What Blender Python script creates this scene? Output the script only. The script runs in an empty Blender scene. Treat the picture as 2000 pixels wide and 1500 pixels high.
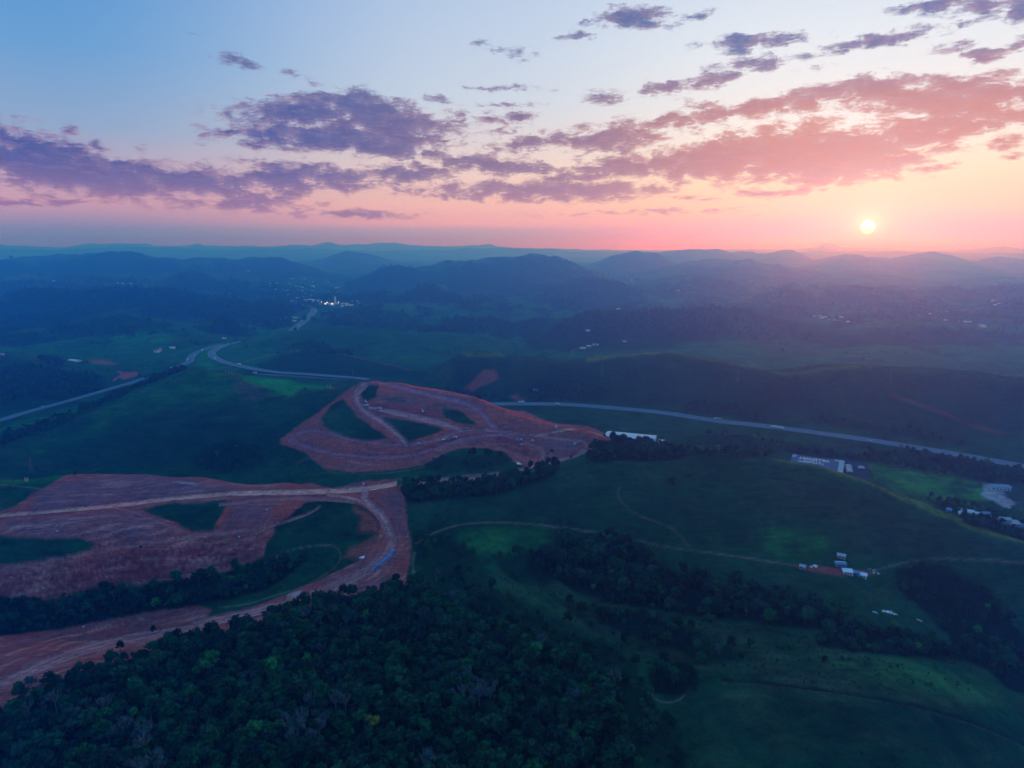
import bpy, bmesh, math, random
import numpy as np
from mathutils import Vector, Matrix
random.seed(7)
RNG = np.random.default_rng(11)
SC = bpy.context.scene
COL = SC.collection
R = math.radians
# ------------------------------------------------------------------ camera
CAMZ = 300.0
PITCH = R(11.45)
FPX = 1333.0                       # focal length in photo pixels (photo 2000 x 1500)
cam = bpy.data.cameras.new('camera')
cam.sensor_width = 36.0
cam.lens = 36.0 * FPX / 2000.0
cam.clip_start = 0.5
cam.clip_end = 150000.0
camo = bpy.data.objects.new('camera', cam)
camo.location = (0, 0, CAMZ)
camo.rotation_euler = (math.pi / 2 - PITCH, 0, 0)
COL.objects.link(camo)
SC.camera = camo
CP, SP = math.cos(PITCH), math.sin(PITCH)
def ray(u, v):
    a = (u - 1000.0) / FPX; b = (750.0 - v) / FPX
    return a, CP + b * SP, -SP + b * CP
def at_y(u, v, Y):
    a, dy, dz = ray(u, v)
    return a * Y / dy, Y, CAMZ + dz * Y / dy
def at_z(u, v, z):
    a, dy, dz = ray(u, v)
    k = (z - CAMZ) / dz
    return a * k, dy * k, z
def project(x, y, z):
    dep = y * CP - (z - CAMZ) * SP
    up = y * SP + (z - CAMZ) * CP
    return 1000.0 + FPX * x / dep, 750.0 - FPX * up / dep
# ------------------------------------------------------------------ render settings
SC.render.engine = 'CYCLES'
cy = SC.cycles
cy.use_denoising = True
try: cy.denoiser = 'OPENIMAGEDENOISE'
except Exception: pass
cy.max_bounces = 4; cy.diffuse_bounces = 2; cy.glossy_bounces = 1
cy.transmission_bounces = 1; cy.volume_bounces = 2; cy.transparent_max_bounces = 6
cy.use_adaptive_sampling = False
SC.view_settings.view_transform = 'Standard'
SC.view_settings.look = 'None'
SC.view_settings.exposure = 0.0
SC.view_settings.gamma = 1.0
SC.view_settings.use_curve_mapping = False
# ------------------------------------------------------------------ sun
sa, sy_, sz_ = ray(1695, 443)
SUN_AZ = math.atan2(sa, sy_)                       # clockwise from +Y
SUN_EL = math.atan2(sz_, math.hypot(sa, sy_))
SUN_DIR = Vector((math.sin(SUN_AZ) * math.cos(SUN_EL), math.cos(SUN_AZ) * math.cos(SUN_EL), math.sin(SUN_EL)))
sl = bpy.data.lights.new('sun', 'SUN')
sl.energy = 2.0
sl.angle = R(0.6)
sl.color = (1.0, 0.10, 0.16)
so = bpy.data.objects.new('sun', sl)
so.rotation_euler = (-SUN_DIR).to_track_quat('-Z', 'Y').to_euler()
so.location = (0, 0, 1000)
COL.objects.link(so)
# ------------------------------------------------------------------ sky
def s2l(c):
    r = []
    for x in c[:3]:
        x = x / 255.0
        r.append(x / 12.92 if x <= 0.04045 else ((x + 0.055) / 1.055) ** 2.4)
    return (r[0], r[1], r[2], 1.0)
world = bpy.data.worlds.new("World")
SC.world = world
world.use_nodes = True
world.cycles.sampling_method = 'MANUAL'
world.cycles.sample_map_resolution = 1024
nt = world.node_tree
nt.nodes.clear()
def N(t): return nt.nodes.new(t)
def L(a, b): return nt.links.new(a, b)
def mth(op, a, b=None, c=None, clamp=False):
    n = N('ShaderNodeMath'); n.operation = op; n.use_clamp = clamp
    for i, x in enumerate((a, b, c)):
        if x is None: continue
        if isinstance(x, (int, float)): n.inputs[i].default_value = x
        else: L(x, n.inputs[i])
    return n.outputs[0]
def mixc(f, a, b, mode='MIX'):
    n = N('ShaderNodeMix'); n.data_type = 'RGBA'; n.blend_type = mode
    if isinstance(f, (int, float)): n.inputs[0].default_value = f
    else: L(f, n.inputs[0])
    for i, x in ((6, a), (7, b)):
        if isinstance(x, tuple): n.inputs[i].default_value = x
        else: L(x, n.inputs[i])
    return n.outputs[2]
def ramp(f, stops, interp='LINEAR'):
    n = N('ShaderNodeValToRGB'); n.color_ramp.interpolation = interp
    e = n.color_ramp.elements
    while len(e) < len(stops): e.new(0.5)
    for k, (p, c) in enumerate(stops):
        e[k].position = p; e[k].color = c
    L(f, n.inputs[0]); return n.outputs[0]
def smooth(f, a, b):
    n = N('ShaderNodeMapRange'); n.interpolation_type = 'SMOOTHSTEP'
    L(f, n.inputs[0]); n.inputs[1].default_value = a; n.inputs[2].default_value = b
    return n.outputs[0]
tc = N('ShaderNodeTexCoord')
sep = N('ShaderNodeSeparateXYZ'); L(tc.outputs['Generated'], sep.inputs[0])
az = mth('MULTIPLY', mth('ARCTAN2', sep.outputs[0], sep.outputs[1]), 180 / math.pi)
el = mth('MULTIPLY', mth('ARCSINE', sep.outputs[2]), 180 / math.pi)
saz = math.degrees(SUN_AZ); sel = math.degrees(SUN_EL)
def azel(u, v):
    a, dy, dz = ray(u, v)
    return math.degrees(math.atan2(a, dy)), math.degrees(math.atan2(dz, math.hypot(a, dy)))
elc = mth('DIVIDE', mth('ADD', el, 2.0), 60.0, clamp=True)
def st(cols):
    return [((e + 2.0) / 60.0, s2l(c)) for e, c in cols]
rampL = ramp(elc, st([(-2, (80, 128, 205)), (0.2, (92, 134, 212)), (1.2, (120, 140, 196)), (2.0, (162, 148, 184)), (3.0, (198, 162, 180)), (4.5, (190, 168, 190)), (8, (140, 168, 208)),
                      (13, (103, 158, 213)), (20, (78, 144, 210)), (34, (86, 158, 232)), (58, (96, 166, 244))]))
rampC = ramp(elc, st([(-2, (140, 145, 210)), (0.2, (150, 154, 214)), (1.25, (178, 170, 208)), (1.7, (228, 176, 178)), (3.2, (238, 192, 178)), (6, (232, 212, 210)),
                      (11, (200, 214, 234)), (20, (176, 199, 231)), (34, (126, 180, 236)), (58, (98, 168, 244))]))
rampR = ramp(elc, st([(-2, (175, 125, 190)), (0.3, (206, 136, 176)), (1.0, (238, 160, 150)), (2.6, (250, 204, 148)), (5, (250, 224, 182)), (8.5, (243, 238, 236)),
                      (14, (226, 235, 245)), (20, (204, 220, 240)), (34, (134, 180, 232)), (58, (100, 170, 244))]))
daz = mth('ABSOLUTE', mth('SUBTRACT', az, saz))
daz = mth('MINIMUM', daz, mth('SUBTRACT', 360.0, daz))
sky = mixc(smooth(daz, 6, 32), rampR, rampC)
sky = mixc(smooth(daz, 28, 60), sky, rampL)
# physical sky underneath, same sun direction
nish = N('ShaderNodeTexSky'); nish.sky_type = 'NISHITA'; nish.sun_disc = False
nish.sun_elevation = SUN_EL; nish.sun_rotation = SUN_AZ
nish.dust_density = 2.0; nish.altitude = 900
# sun distance
svec = N('ShaderNodeVectorMath'); svec.operation = 'DOT_PRODUCT'
L(tc.outputs['Generated'], svec.inputs[0]); svec.inputs[1].default_value = SUN_DIR
sang = mth('MULTIPLY', mth('ARCCOSINE', mth('MINIMUM', svec.outputs['Value'], 1.0)), 180 / math.pi)
# ---- clouds: (u, v, half width, half height, tilt deg, weight) measured on the photo, kept as sky directions
CL = [(600, 218, 160, 26, -3, 1.0), (715, 213, 110, 34, 12, 1.1), (770, 245, 130, 34, 8, 1.1), (660, 270, 240, 26, 2, 1.1), (520, 262, 90, 16, 0, .9),
      (760, 290, 120, 20, 4, .95), (905, 238, 40, 18, 0, .5), (965, 232, 30, 12, 0, .4), (1015, 226, 36, 12, 0, .7), (1050, 275, 110, 18, -6, .75),
      (70, 315, 170, 52, 8, 1.1), (180, 345, 260, 36, 4, 1.1), (370, 355, 210, 30, 4, .95), (330, 340, 260, 11, 7, 1.1), (100, 290, 110, 20, 8, .7), (10, 268, 26, 22, 0, .6),
      (560, 345, 120, 34, 2, .9), (650, 350, 150, 24, 2, .85), (800, 340, 90, 24, 0, .85), (470, 395, 150, 18, 0, .7), (450, 370, 90, 26, 0, .5),
      (60, 392, 160, 7, 2, .7), (700, 418, 140, 9, 1, .75), (545, 385, 60, 8, 0, .5), (940, 320, 120, 18, 3, .9), (1010, 330, 90, 14, 2, .8),
      (1070, 372, 260, 20, -1, .95), (900, 384, 90, 9, 0, .6), (1380, 385, 50, 5, 0, .5), (1510, 377, 70, 10, 0, .75), (1130, 345, 90, 14, 2, .6),
      (1200, 270, 110, 30, -3, .9), (1290, 240, 50, 16, -10, .6), (1250, 325, 200, 24, -3, .9), (1450, 300, 220, 42, -8, 1.15), (1600, 300, 260, 48, -3, 1.2), (1660, 330, 190, 28, -4, 1.1),
      (1450, 215, 170, 15, -8, .95), (1600, 190, 130, 22, -8, .85), (1720, 170, 110, 20, 4, 1.0), (1820, 200, 200, 32, 8, 1.1), (1930, 180, 160, 26, 6, 1.0), (1850, 240, 190, 24, -2, .95), (1790, 265, 170, 24, -4, .8),
      (1900, 155, 110, 10, 3, .7), (1960, 275, 60, 14, -4, .5), (1985, 303, 34, 5, 0, .6), (1800, 330, 90, 10, -6, .5),
      (1225, 32, 90, 16, 2, 1.0), (1270, 48, 50, 10, 3, .6), (1135, 70, 40, 8, -4, .6), (1350, 32, 40, 7, 0, .35), (1480, 82, 110, 14, 2, .85), (1450, 125, 60, 14, -6, .75), (1495, 125, 45, 12, 0, .55),
      (1385, 158, 70, 14, -6, .75), (1298, 170, 55, 13, 0, .85), (1720, 78, 140, 11, -4, .9), (1835, 10, 90, 12, 0, .8), (1930, 12, 90, 16, 8, .9), (1990, 20, 40, 16, 8, .9), (1880, 42, 36, 8, -12, .45),
      (1925, 108, 50, 11, 3, .85), (1860, 95, 40, 10, 0, .5), (1995, 90, 30, 10, 0, .7), (1180, 190, 46, 12, 0, .55), (1370, 205, 44, 14, 20, .45), (1590, 130, 22, 6, 0, .3),
      (465, 122, 46, 13, 14, .75), (565, 142, 20, 7, 0, .35), (372, 65, 22, 4, 0, .4), (225, 187, 20, 3, 0, .4), (134, 258, 22, 10, 14, .55), (190, 284, 28, 10, 0, .45), (275, 298, 14, 10, 0, .4), (622, 174, 14, 5, -30, .4),
      (855, 190, 26, 9, 10, .45), (955, 88, 22, 8, 0, .4), (1015, 102, 26, 10, 0, .4), (985, 172, 70, 5, 0, .45), (960, 205, 60, 5, 0, .4), (1000, 255, 40, 8, 0, .35), (1250, 415, 200, 5, 1, .3)]
cmb = N('ShaderNodeCombineXYZ'); L(az, cmb.inputs[0]); L(el, cmb.inputs[1])
# warp of the cloud coordinate so that outlines are ragged
wn = N('ShaderNodeTexNoise'); wn.inputs['Scale'].default_value = 0.9; wn.inputs['Detail'].default_value = 4.0; wn.inputs['Roughness'].default_value = 0.62
wm = N('ShaderNodeMapping'); wm.inputs['Scale'].default_value = (0.55, 1.5, 1); L(cmb.outputs[0], wm.inputs[0]); L(wm.outputs[0], wn.inputs[0])
wv = N('ShaderNodeVectorMath'); wv.operation = 'MULTIPLY_ADD'; L(wn.outputs['Color'], wv.inputs[0]); wv.inputs[1].default_value = (2.6, 1.25, 0); 
wv0 = N('ShaderNodeVectorMath'); wv0.operation = 'ADD'; L(cmb.outputs[0], wv0.inputs[0]); wv0.inputs[1].default_value = (-1.3, -0.62, 0)
L(wv0.outputs[0], wv.inputs[2])
PX = 180 / math.pi / FPX
def cloud_mask(vec):
    acc = None; sheared = {}
    for i, (u, v, ru, rv, tilt, w) in enumerate(CL):
        A, E = azel(u, v)
        k = 1 / (1 + ((u - 1000) / FPX) ** 2)
        if i % 12 == 0 and acc is not None:       # evaluates the masks in batches (keeps the shader stack small)
            ch = N('ShaderNodeVectorMath'); ch.operation = 'MULTIPLY_ADD'; L(acc, ch.inputs[0]); ch.inputs[1].default_value = (1e-9, 1e-9, 0); L(vec, ch.inputs[2])
            vec = ch.outputs[0]; sheared = {}
        q = max(-8, min(8, round(tilt / 4) * 4)); tn = math.tan(R(q))
        if q not in sheared:                      # tilt, as a shear: y + x tan(q)
            sp = N('ShaderNodeSeparateXYZ'); L(vec, sp.inputs[0])
            cb = N('ShaderNodeCombineXYZ'); L(sp.outputs[0], cb.inputs[0]); L(mth('MULTIPLY_ADD', sp.outputs[0], tn, sp.outputs[1]), cb.inputs[1])
            sheared[q] = cb.outputs[0]
        E2 = E + A * tn
        rx = ru * PX * k * 1.12; ry = rv * PX * 1.15
        mp = N('ShaderNodeVectorMath'); mp.operation = 'MULTIPLY_ADD'; L(sheared[q], mp.inputs[0])
        mp.inputs[1].default_value = (1 / rx, 1 / ry, 0); mp.inputs[2].default_value = (-A / rx, -E2 / ry, 0)
        ln = N('ShaderNodeVectorMath'); ln.operation = 'LENGTH'; L(mp.outputs[0], ln.inputs[0])
        m = mth('MULTIPLY_ADD', ln.outputs['Value'], -w, w)
        acc = m if acc is None else mth('MAXIMUM', acc, m)
    return acc
def cloud_noise(off, det=8.0):
    mp = N('ShaderNodeMapping'); L(cmb.outputs[0], mp.inputs[0]); mp.inputs['Scale'].default_value = (0.5, 1.35, 1)
    mp.inputs['Location'].default_value = off
    n = N('ShaderNodeTexNoise'); n.inputs['Scale'].default_value = 1.0; n.inputs['Detail'].default_value = det
    n.inputs['Roughness'].default_value = 0.68; n.inputs['Distortion'].default_value = 0.35
    L(mp.outputs[0], n.inputs[0]); return n.outputs[0]
M = cloud_mask(wv.outputs[0])
n1 = cloud_noise((3.1, 7.7, 0)); n2 = cloud_noise((3.1, 7.7 - 0.30, 0), 4.0)
n3m = N('ShaderNodeMapping'); L(cmb.outputs[0], n3m.inputs[0]); n3m.inputs['Scale'].default_value = (2.3, 6.0, 1)
n3 = N('ShaderNodeTexNoise'); n3.inputs['Detail'].default_value = 6.0; n3.inputs['Roughness'].default_value = 0.7; n3.inputs['Scale'].default_value = 1.0; L(n3m.outputs[0], n3.inputs[0])
f = mth('ADD', mth('ADD', M, mth('MULTIPLY', mth('SUBTRACT', n1, 0.52), 2.7)), mth('MULTIPLY', mth('SUBTRACT', n3.outputs[0], 0.5), 0.75))
alpha = mth('MULTIPLY', smooth(f, -0.08, 0.46), smooth(M, -0.45, 0.08))
lit = smooth(mth('SUBTRACT', n1, n2), -0.02, 0.16)          # tops turned to the light
thick = smooth(f, 0.1, 0.8)
near = (196, 116, 62); mid = (116, 82, 112); far = (40, 56, 132)
core = mixc(smooth(daz, 5, 26), s2l(near), s2l(mid))
core = mixc(smooth(daz, 24, 50), core, s2l(far))
core = mixc(smooth(el, 8.5, 14.5), core, s2l((74, 88, 142)))
core = mixc(mth('MULTIPLY', smooth(el, 7.0, 2.0), 0.40), core, s2l((208, 140, 132)))
edge = mixc(smooth(daz, 10, 50), s2l((232, 190, 162)), s2l((232, 172, 168)))
edge = mixc(smooth(el, 9, 14), edge, s2l((186, 192, 214)))
ccol = mixc(mth('MULTIPLY', mth('SUBTRACT', 1.0, thick), mth('ADD', mth('MULTIPLY', lit, 0.55), 0.2)), core, edge)
ccol = mixc(mth('MULTIPLY', lit, 0.12), ccol, edge)
ccol = mixc(mth('MULTIPLY', smooth(n2, 0.62, 0.40), 0.35), ccol, mixc(smooth(daz, 8, 40), s2l((176, 118, 124)), s2l((84, 90, 148))))
sky = mixc(mth('MULTIPLY', alpha, 0.93), sky, ccol)
# sun glow and disc
g1 = mth('EXPONENT', mth('MULTIPLY', mth('POWER', mth('DIVIDE', sang, 3.2), 2.0), -1.0))
sky = mixc(mth('MULTIPLY', g1, 0.6), sky, s2l((255, 226, 176)))
g2 = mth('EXPONENT', mth('MULTIPLY', mth('POWER', mth('DIVIDE', sang, 0.95), 2.0), -1.0))
sky = mixc(mth('MULTIPLY', g2, 0.85), sky, (1.5, 1.2, 0.8, 1))
disc = smooth(sang, 0.50, 0.42)
sky = mixc(disc, sky, (5.0, 4.6, 3.6, 1))
# the half of the sky away from the sun is already going dark
sky = mixc(mth('MULTIPLY', smooth(daz, 65, 150), smooth(el, 90, 20)), sky, mixc(1.0, sky, (0.58, 0.68, 0.82, 1), 'MULTIPLY'))
tot = mixc(1.0, sky, mixc(1.0, nish.outputs[0], (0.012, 0.012, 0.012, 1), 'MULTIPLY'), 'ADD')
bg = N('ShaderNodeBackground'); bg.inputs[1].default_value = 1.0
L(tot, bg.inputs[0])
wo = N('ShaderNodeOutputWorld'); L(bg.outputs[0], wo.inputs[0])
# ------------------------------------------------------------------ noise
def _hash(ix, iy, seed):
    h = (ix.astype(np.int64) * 374761393 + iy.astype(np.int64) * 668265263 + seed * 974711) & 0x7fffffff
    h = ((h ^ (h >> 13)) * 1274126177) & 0x7fffffff
    return (h ^ (h >> 16)) & 0xffff
def perlin(x, y, seed=0):
    x0 = np.floor(x); y0 = np.floor(y); fx = x - x0; fy = y - y0
    ux = fx * fx * fx * (fx * (fx * 6 - 15) + 10); uy = fy * fy * fy * (fy * (fy * 6 - 15) + 10)
    def g(ax, ay, dx, dy):
        a = _hash(ax, ay, seed) * (2 * math.pi / 65536.0)
        return np.cos(a) * dx + np.sin(a) * dy
    n00 = g(x0, y0, fx, fy); n10 = g(x0 + 1, y0, fx - 1, fy)
    n01 = g(x0, y0 + 1, fx, fy - 1); n11 = g(x0 + 1, y0 + 1, fx - 1, fy - 1)
    return (n00 * (1 - ux) + n10 * ux) * (1 - uy) + (n01 * (1 - ux) + n11 * ux) * uy
def fbm(x, y, seed=0, octv=4, gain=0.5):
    a = 1.0; s = 0.0
    for k in range(octv):
        s = s + a * perlin(x, y, seed + k * 17); x = x * 2.03 + 5.1; y = y * 2.03 + 1.7; a *= gain
    return s
def sstep(x, a, b):
    t = np.clip((x - a) / (b - a), 0, 1); return t * t * (3 - 2 * t)
# ------------------------------------------------------------------ terrain control points
PTS = []
def cz(*pts):                       # pixel + known ground height
    for u, v, z in pts: PTS.append(at_z(u, v, z))
def cyy(*pts):                      # pixel + forward distance
    for u, v, Y in pts: PTS.append(at_y(u, v, Y))
def crest(*pts):                    # silhouette line: the ground drops away behind it
    for u, v, Y in pts:
        x, y, z = at_y(u, v, Y); PTS.append((x, y, z))
        k = 1.085; PTS.append((x * k, y * k, max(z - (k - 1) * (CAMZ - z) - 9, 3.0)))
def hid(*pts):                      # pixel column, distance, height (ground behind a crest)
    for u, Y, z in pts:
        a = (u - 1000) / FPX; PTS.append((a * Y * 1.0, Y, z))
# near spur, road and forest
cz((0, 1010, 62), (0, 1120, 46), (0, 1178, 30), (-60, 1210, 22), (120, 1200, 21), (0, 1250, 38), (0, 1300, 44), (0, 1380, 47), (0, 1500, 40), (-250, 1400, 42), (-200, 1100, 45),
   (300, 1165, 23), (500, 1125, 31), (400, 1100, 42), (500, 1045, 57), (300, 1060, 55), (150, 1095, 52), (700, 1050, 51), (620, 1100, 41), (600, 1170, 44), (420, 1215, 40), (240, 1245, 39),
   (740, 1090, 50), (780, 1000, 56), (780, 1100, 49), (640, 975, 61), (740, 960, 60), (300, 1000, 60), (450, 985, 61), (480, 1150, 30), (200, 1180, 22),
   (400, 1300, 45), (600, 1250, 44), (800, 1200, 41), (800, 1400, 40), (800, 1500, 39), (400, 1450, 44), (1100, 1300, 38), (1200, 1500, 44), (1000, 1400, 39), (200, 1400, 46),
   (950, 1040, 45), (860, 1120, 43), (1000, 1160, 40), (1100, 1100, 33), (1200, 1110, 28), (1400, 1180, 29), (1600, 1205, 29), (1500, 1290, 41), (1300, 1250, 37), (1700, 1360, 46), (1850, 1400, 44), (1930, 1400, 40),
   (1500, 1420, 47), (1700, 1500, 50), (2000, 1500, 40), (2200, 1480, 30), (1400, 1370, 44), (1830, 1300, 38), (1700, 1270, 37), (1960, 1250, 6), (2040, 1300, 4), (1860, 1210, 13), (1780, 1150, 22), (2100, 1200, 6), (2000, 1160, 18), (2100, 1100, 30),
   (1650, 1110, 36), (1550, 1103, 36), (1300, 1068, 43), (1150, 1038, 46), (1850, 1090, 38), (2000, 1098, 37), (1720, 1200, 27), (1400, 1085, 40))
# near ridge (earthworks) and right hill
crest((150, 925, 700), (-80, 935, 700), (400, 932, 690), (640, 950, 652), (560, 942, 668), (280, 925, 702))
crest((1200, 884, 735), (1350, 884, 715), (1500, 893, 695), (1600, 910, 672), (1700, 940, 648), (1800, 985, 618), (1900, 1025, 596), (2000, 1057, 572), (2120, 1085, 550))
cz((1400, 980, 63), (1600, 1000, 56), (1200, 970, 60), (1000, 985, 52), (900, 985, 49), (1000, 930, 53), (1100, 905, 57), (860, 945, 57), (1750, 1040, 48), (1300, 930, 68), (1500, 940, 70), (1100, 1000, 54))
hid((1500, 850, 24), (1600, 830, 14), (1700, 800, 8), (1800, 740, 6), (1900, 690, 5), (2000, 650, 4), (1400, 880, 22), (1300, 900, 26), (2150, 620, 4), (2300, 700, 4))
# middle earthworks hill
crest((740, 745, 1036), (800, 750, 1031), (870, 762, 998), (930, 776, 960), (990, 798, 917), (1050, 822, 874), (1110, 834, 855), (1170, 848, 831), (690, 750, 1064), (640, 790, 969))
cz((600, 930, 47), (700, 925, 48), (800, 915, 50), (900, 920, 52), (1000, 905, 55), (700, 880, 57), (800, 868, 63), (900, 845, 66), (1000, 860, 61), (1100, 870, 58), (600, 860, 56), (860, 905, 51), (760, 830, 72), (900, 800, 74))
hid((740, 1230, 45), (850, 1180, 40), (950, 1130, 30), (1050, 1060, 18), (1140, 980, 22), (640, 1250, 35))
# mid left hill
crest((0, 862, 926), (-150, 900, 874), (150, 801, 1081), (270, 756, 1213), (370, 714, 1401), (430, 722, 1316), (480, 738, 1250), (560, 772, 1109), (620, 757, 1137))
cz((300, 800, 35), (400, 830, 37), (200, 870, 20), (350, 900, 17), (100, 900, 13), (500, 870, 36), (560, 850, 45), (300, 915, 20), (550, 915, 34), (420, 770, 43), (460, 800, 40), (90, 850, 16))
hid((150, 780, 30), (400, 765, 32), (0, 790, 24), (620, 740, 45), (520, 1320, 22), (600, 1350, 18), (430, 1560, 20), (340, 1600, 12), (260, 1400, 9), (150, 1260, 6), (30, 1100, 4))
# valley with the highway
cz((1000, 789, 4), (1100, 790, 4), (1200, 797, 4), (1300, 807, 4), (1400, 822, 4), (1500, 833, 4), (1600, 846, 4), (1700, 860, 4), (1800, 876, 4), (1900, 893, 4), (2000, 910, 4), (2150, 935, 4),
   (690, 738, 5), (600, 730, 7), (520, 722, 9), (460, 712, 10), (418, 690, 11), (450, 672, 13), (372, 700, 10), (260, 748, 4), (130, 785, 3), (0, 820, 3), (-120, 860, 3),
   (580, 638, 17), (612, 612, 17), (570, 588, 20), (620, 590, 22), (540, 600, 24), (400, 700, 14), (235, 738, 6),
   (1235, 862, 17), (1400, 860, 8), (1500, 870, 6), (1620, 905, 3), (1800, 950, 3), (1960, 960, 3), (1950, 1020, 5), (1700, 900, 3), (1850, 930, 3), (2100, 980, 3), (1200, 830, 9), (1100, 812, 9))
# hill behind the highway
crest((900, 692, 1495), (975, 694, 1486), (1060, 702, 1460), (1130, 708, 1433), (1200, 696, 1424), (1290, 687, 1415), (1380, 698, 1371), (1460, 715, 1317), (1540, 733, 1255), (1600, 722, 1255), (1680, 715, 1264), (1780, 721, 1219), (1900, 727, 1175), (2000, 739, 1139), (2150, 760, 1095))
cz((1290, 784, 10), (1150, 780, 9), (1000, 777, 7), (1450, 805, 9), (1600, 825, 9), (1750, 850, 9), (1900, 870, 9), (2000, 885, 8), (820, 730, 9), (760, 722, 12), (900, 745, 11), (1100, 745, 18), (1700, 790, 26), (1900, 810, 26), (1550, 785, 20))
hid((900, 1900, 18), (1100, 1850, 10), (1290, 1850, 14), (1500, 1720, 8), (1700, 1700, 10), (1900, 1650, 10), (2100, 1600, 10), (1150, 1980, 12))
# hills left of centre and left
cz((600, 712, 12), (850, 692, 12), (700, 672, 15), (560, 672, 15), (480, 690, 14), (900, 683, 13))
hid((560, 1900, 13), (650, 1920, 13), (750, 1880, 12), (560, 2350, 20), (750, 2350, 18), (950, 2300, 16), (1100, 2300, 14))
cz((100, 765, 11), (0, 800, 6), (200, 700, 15), (300, 700, 15), (140, 706, 14), (60, 724, 10), (350, 672, 13), (180, 672, 14), (100, 682, 12))
hid((100, 2750, 14), (300, 2800, 14), (500, 2700, 20), (100, 1850, 16), (0, 1900, 18))
for t_ in (-1.05, -0.8, -0.5, -0.2, 0.05, 0.3, 0.55, 0.8, 1.05):
    for Y_, z_ in ((3500, 12), (4500, 22), (6000, 36), (9000, 62), (14000, 90), (30000, 110)):
        PTS.append((t_ * Y_, Y_, z_))
    for Y_, z_ in ((95, 40), (180, 41)): PTS.append((t_ * Y_, Y_, z_))
for t_ in (-0.35, 0.1, 0.3, 0.5, 0.7, 0.95):
    PTS.append((t_ * 2700, 2700, 18))
for t_, Y_, z_ in ((-1.05, 400, 40), (-1.05, 700, 50), (-1.05, 1100, 10), (-1.05, 1700, 40), (-1.05, 2400, 30), (1.05, 350, 25), (1.05, 500, 10), (1.05, 800, 5), (1.05, 1100, 10), (1.05, 1500, 40), (1.05, 2200, 20)):
    PTS.append((t_ * Y_, Y_, z_))
P = np.array(PTS)
cs_ = np.stack([P[:, 0] / P[:, 1], np.log(P[:, 1])], 1)
def tps(r2): return 0.5 * r2 * np.log(r2 + 1e-12)
d2 = ((cs_[:, None, :] - cs_[None, :, :]) ** 2).sum(-1)
n_ = len(P)
A_ = np.zeros((n_ + 3, n_ + 3)); A_[:n_, :n_] = tps(d2) + np.eye(n_) * 2e-5
A_[:n_, n_] = 1; A_[:n_, n_ + 1:] = cs_; A_[n_:, :n_] = A_[:n_, n_:].T
W_ = np.linalg.lstsq(A_, np.concatenate([P[:, 2], [0, 0, 0]]), rcond=None)[0]
def base_h(t, s):
    out = W_[n_] + W_[n_ + 1] * t + W_[n_ + 2] * s
    q = np.stack([t, s], 1)
    for k in range(0, len(q), 20000):
        c = q[k:k + 20000]
        d = (c[:, 0:1] - cs_[None, :, 0]) ** 2 + (c[:, 1:2] - cs_[None, :, 1]) ** 2
        out[k:k + 20000] += tps(d) @ W_[:n_]
    return out
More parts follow.
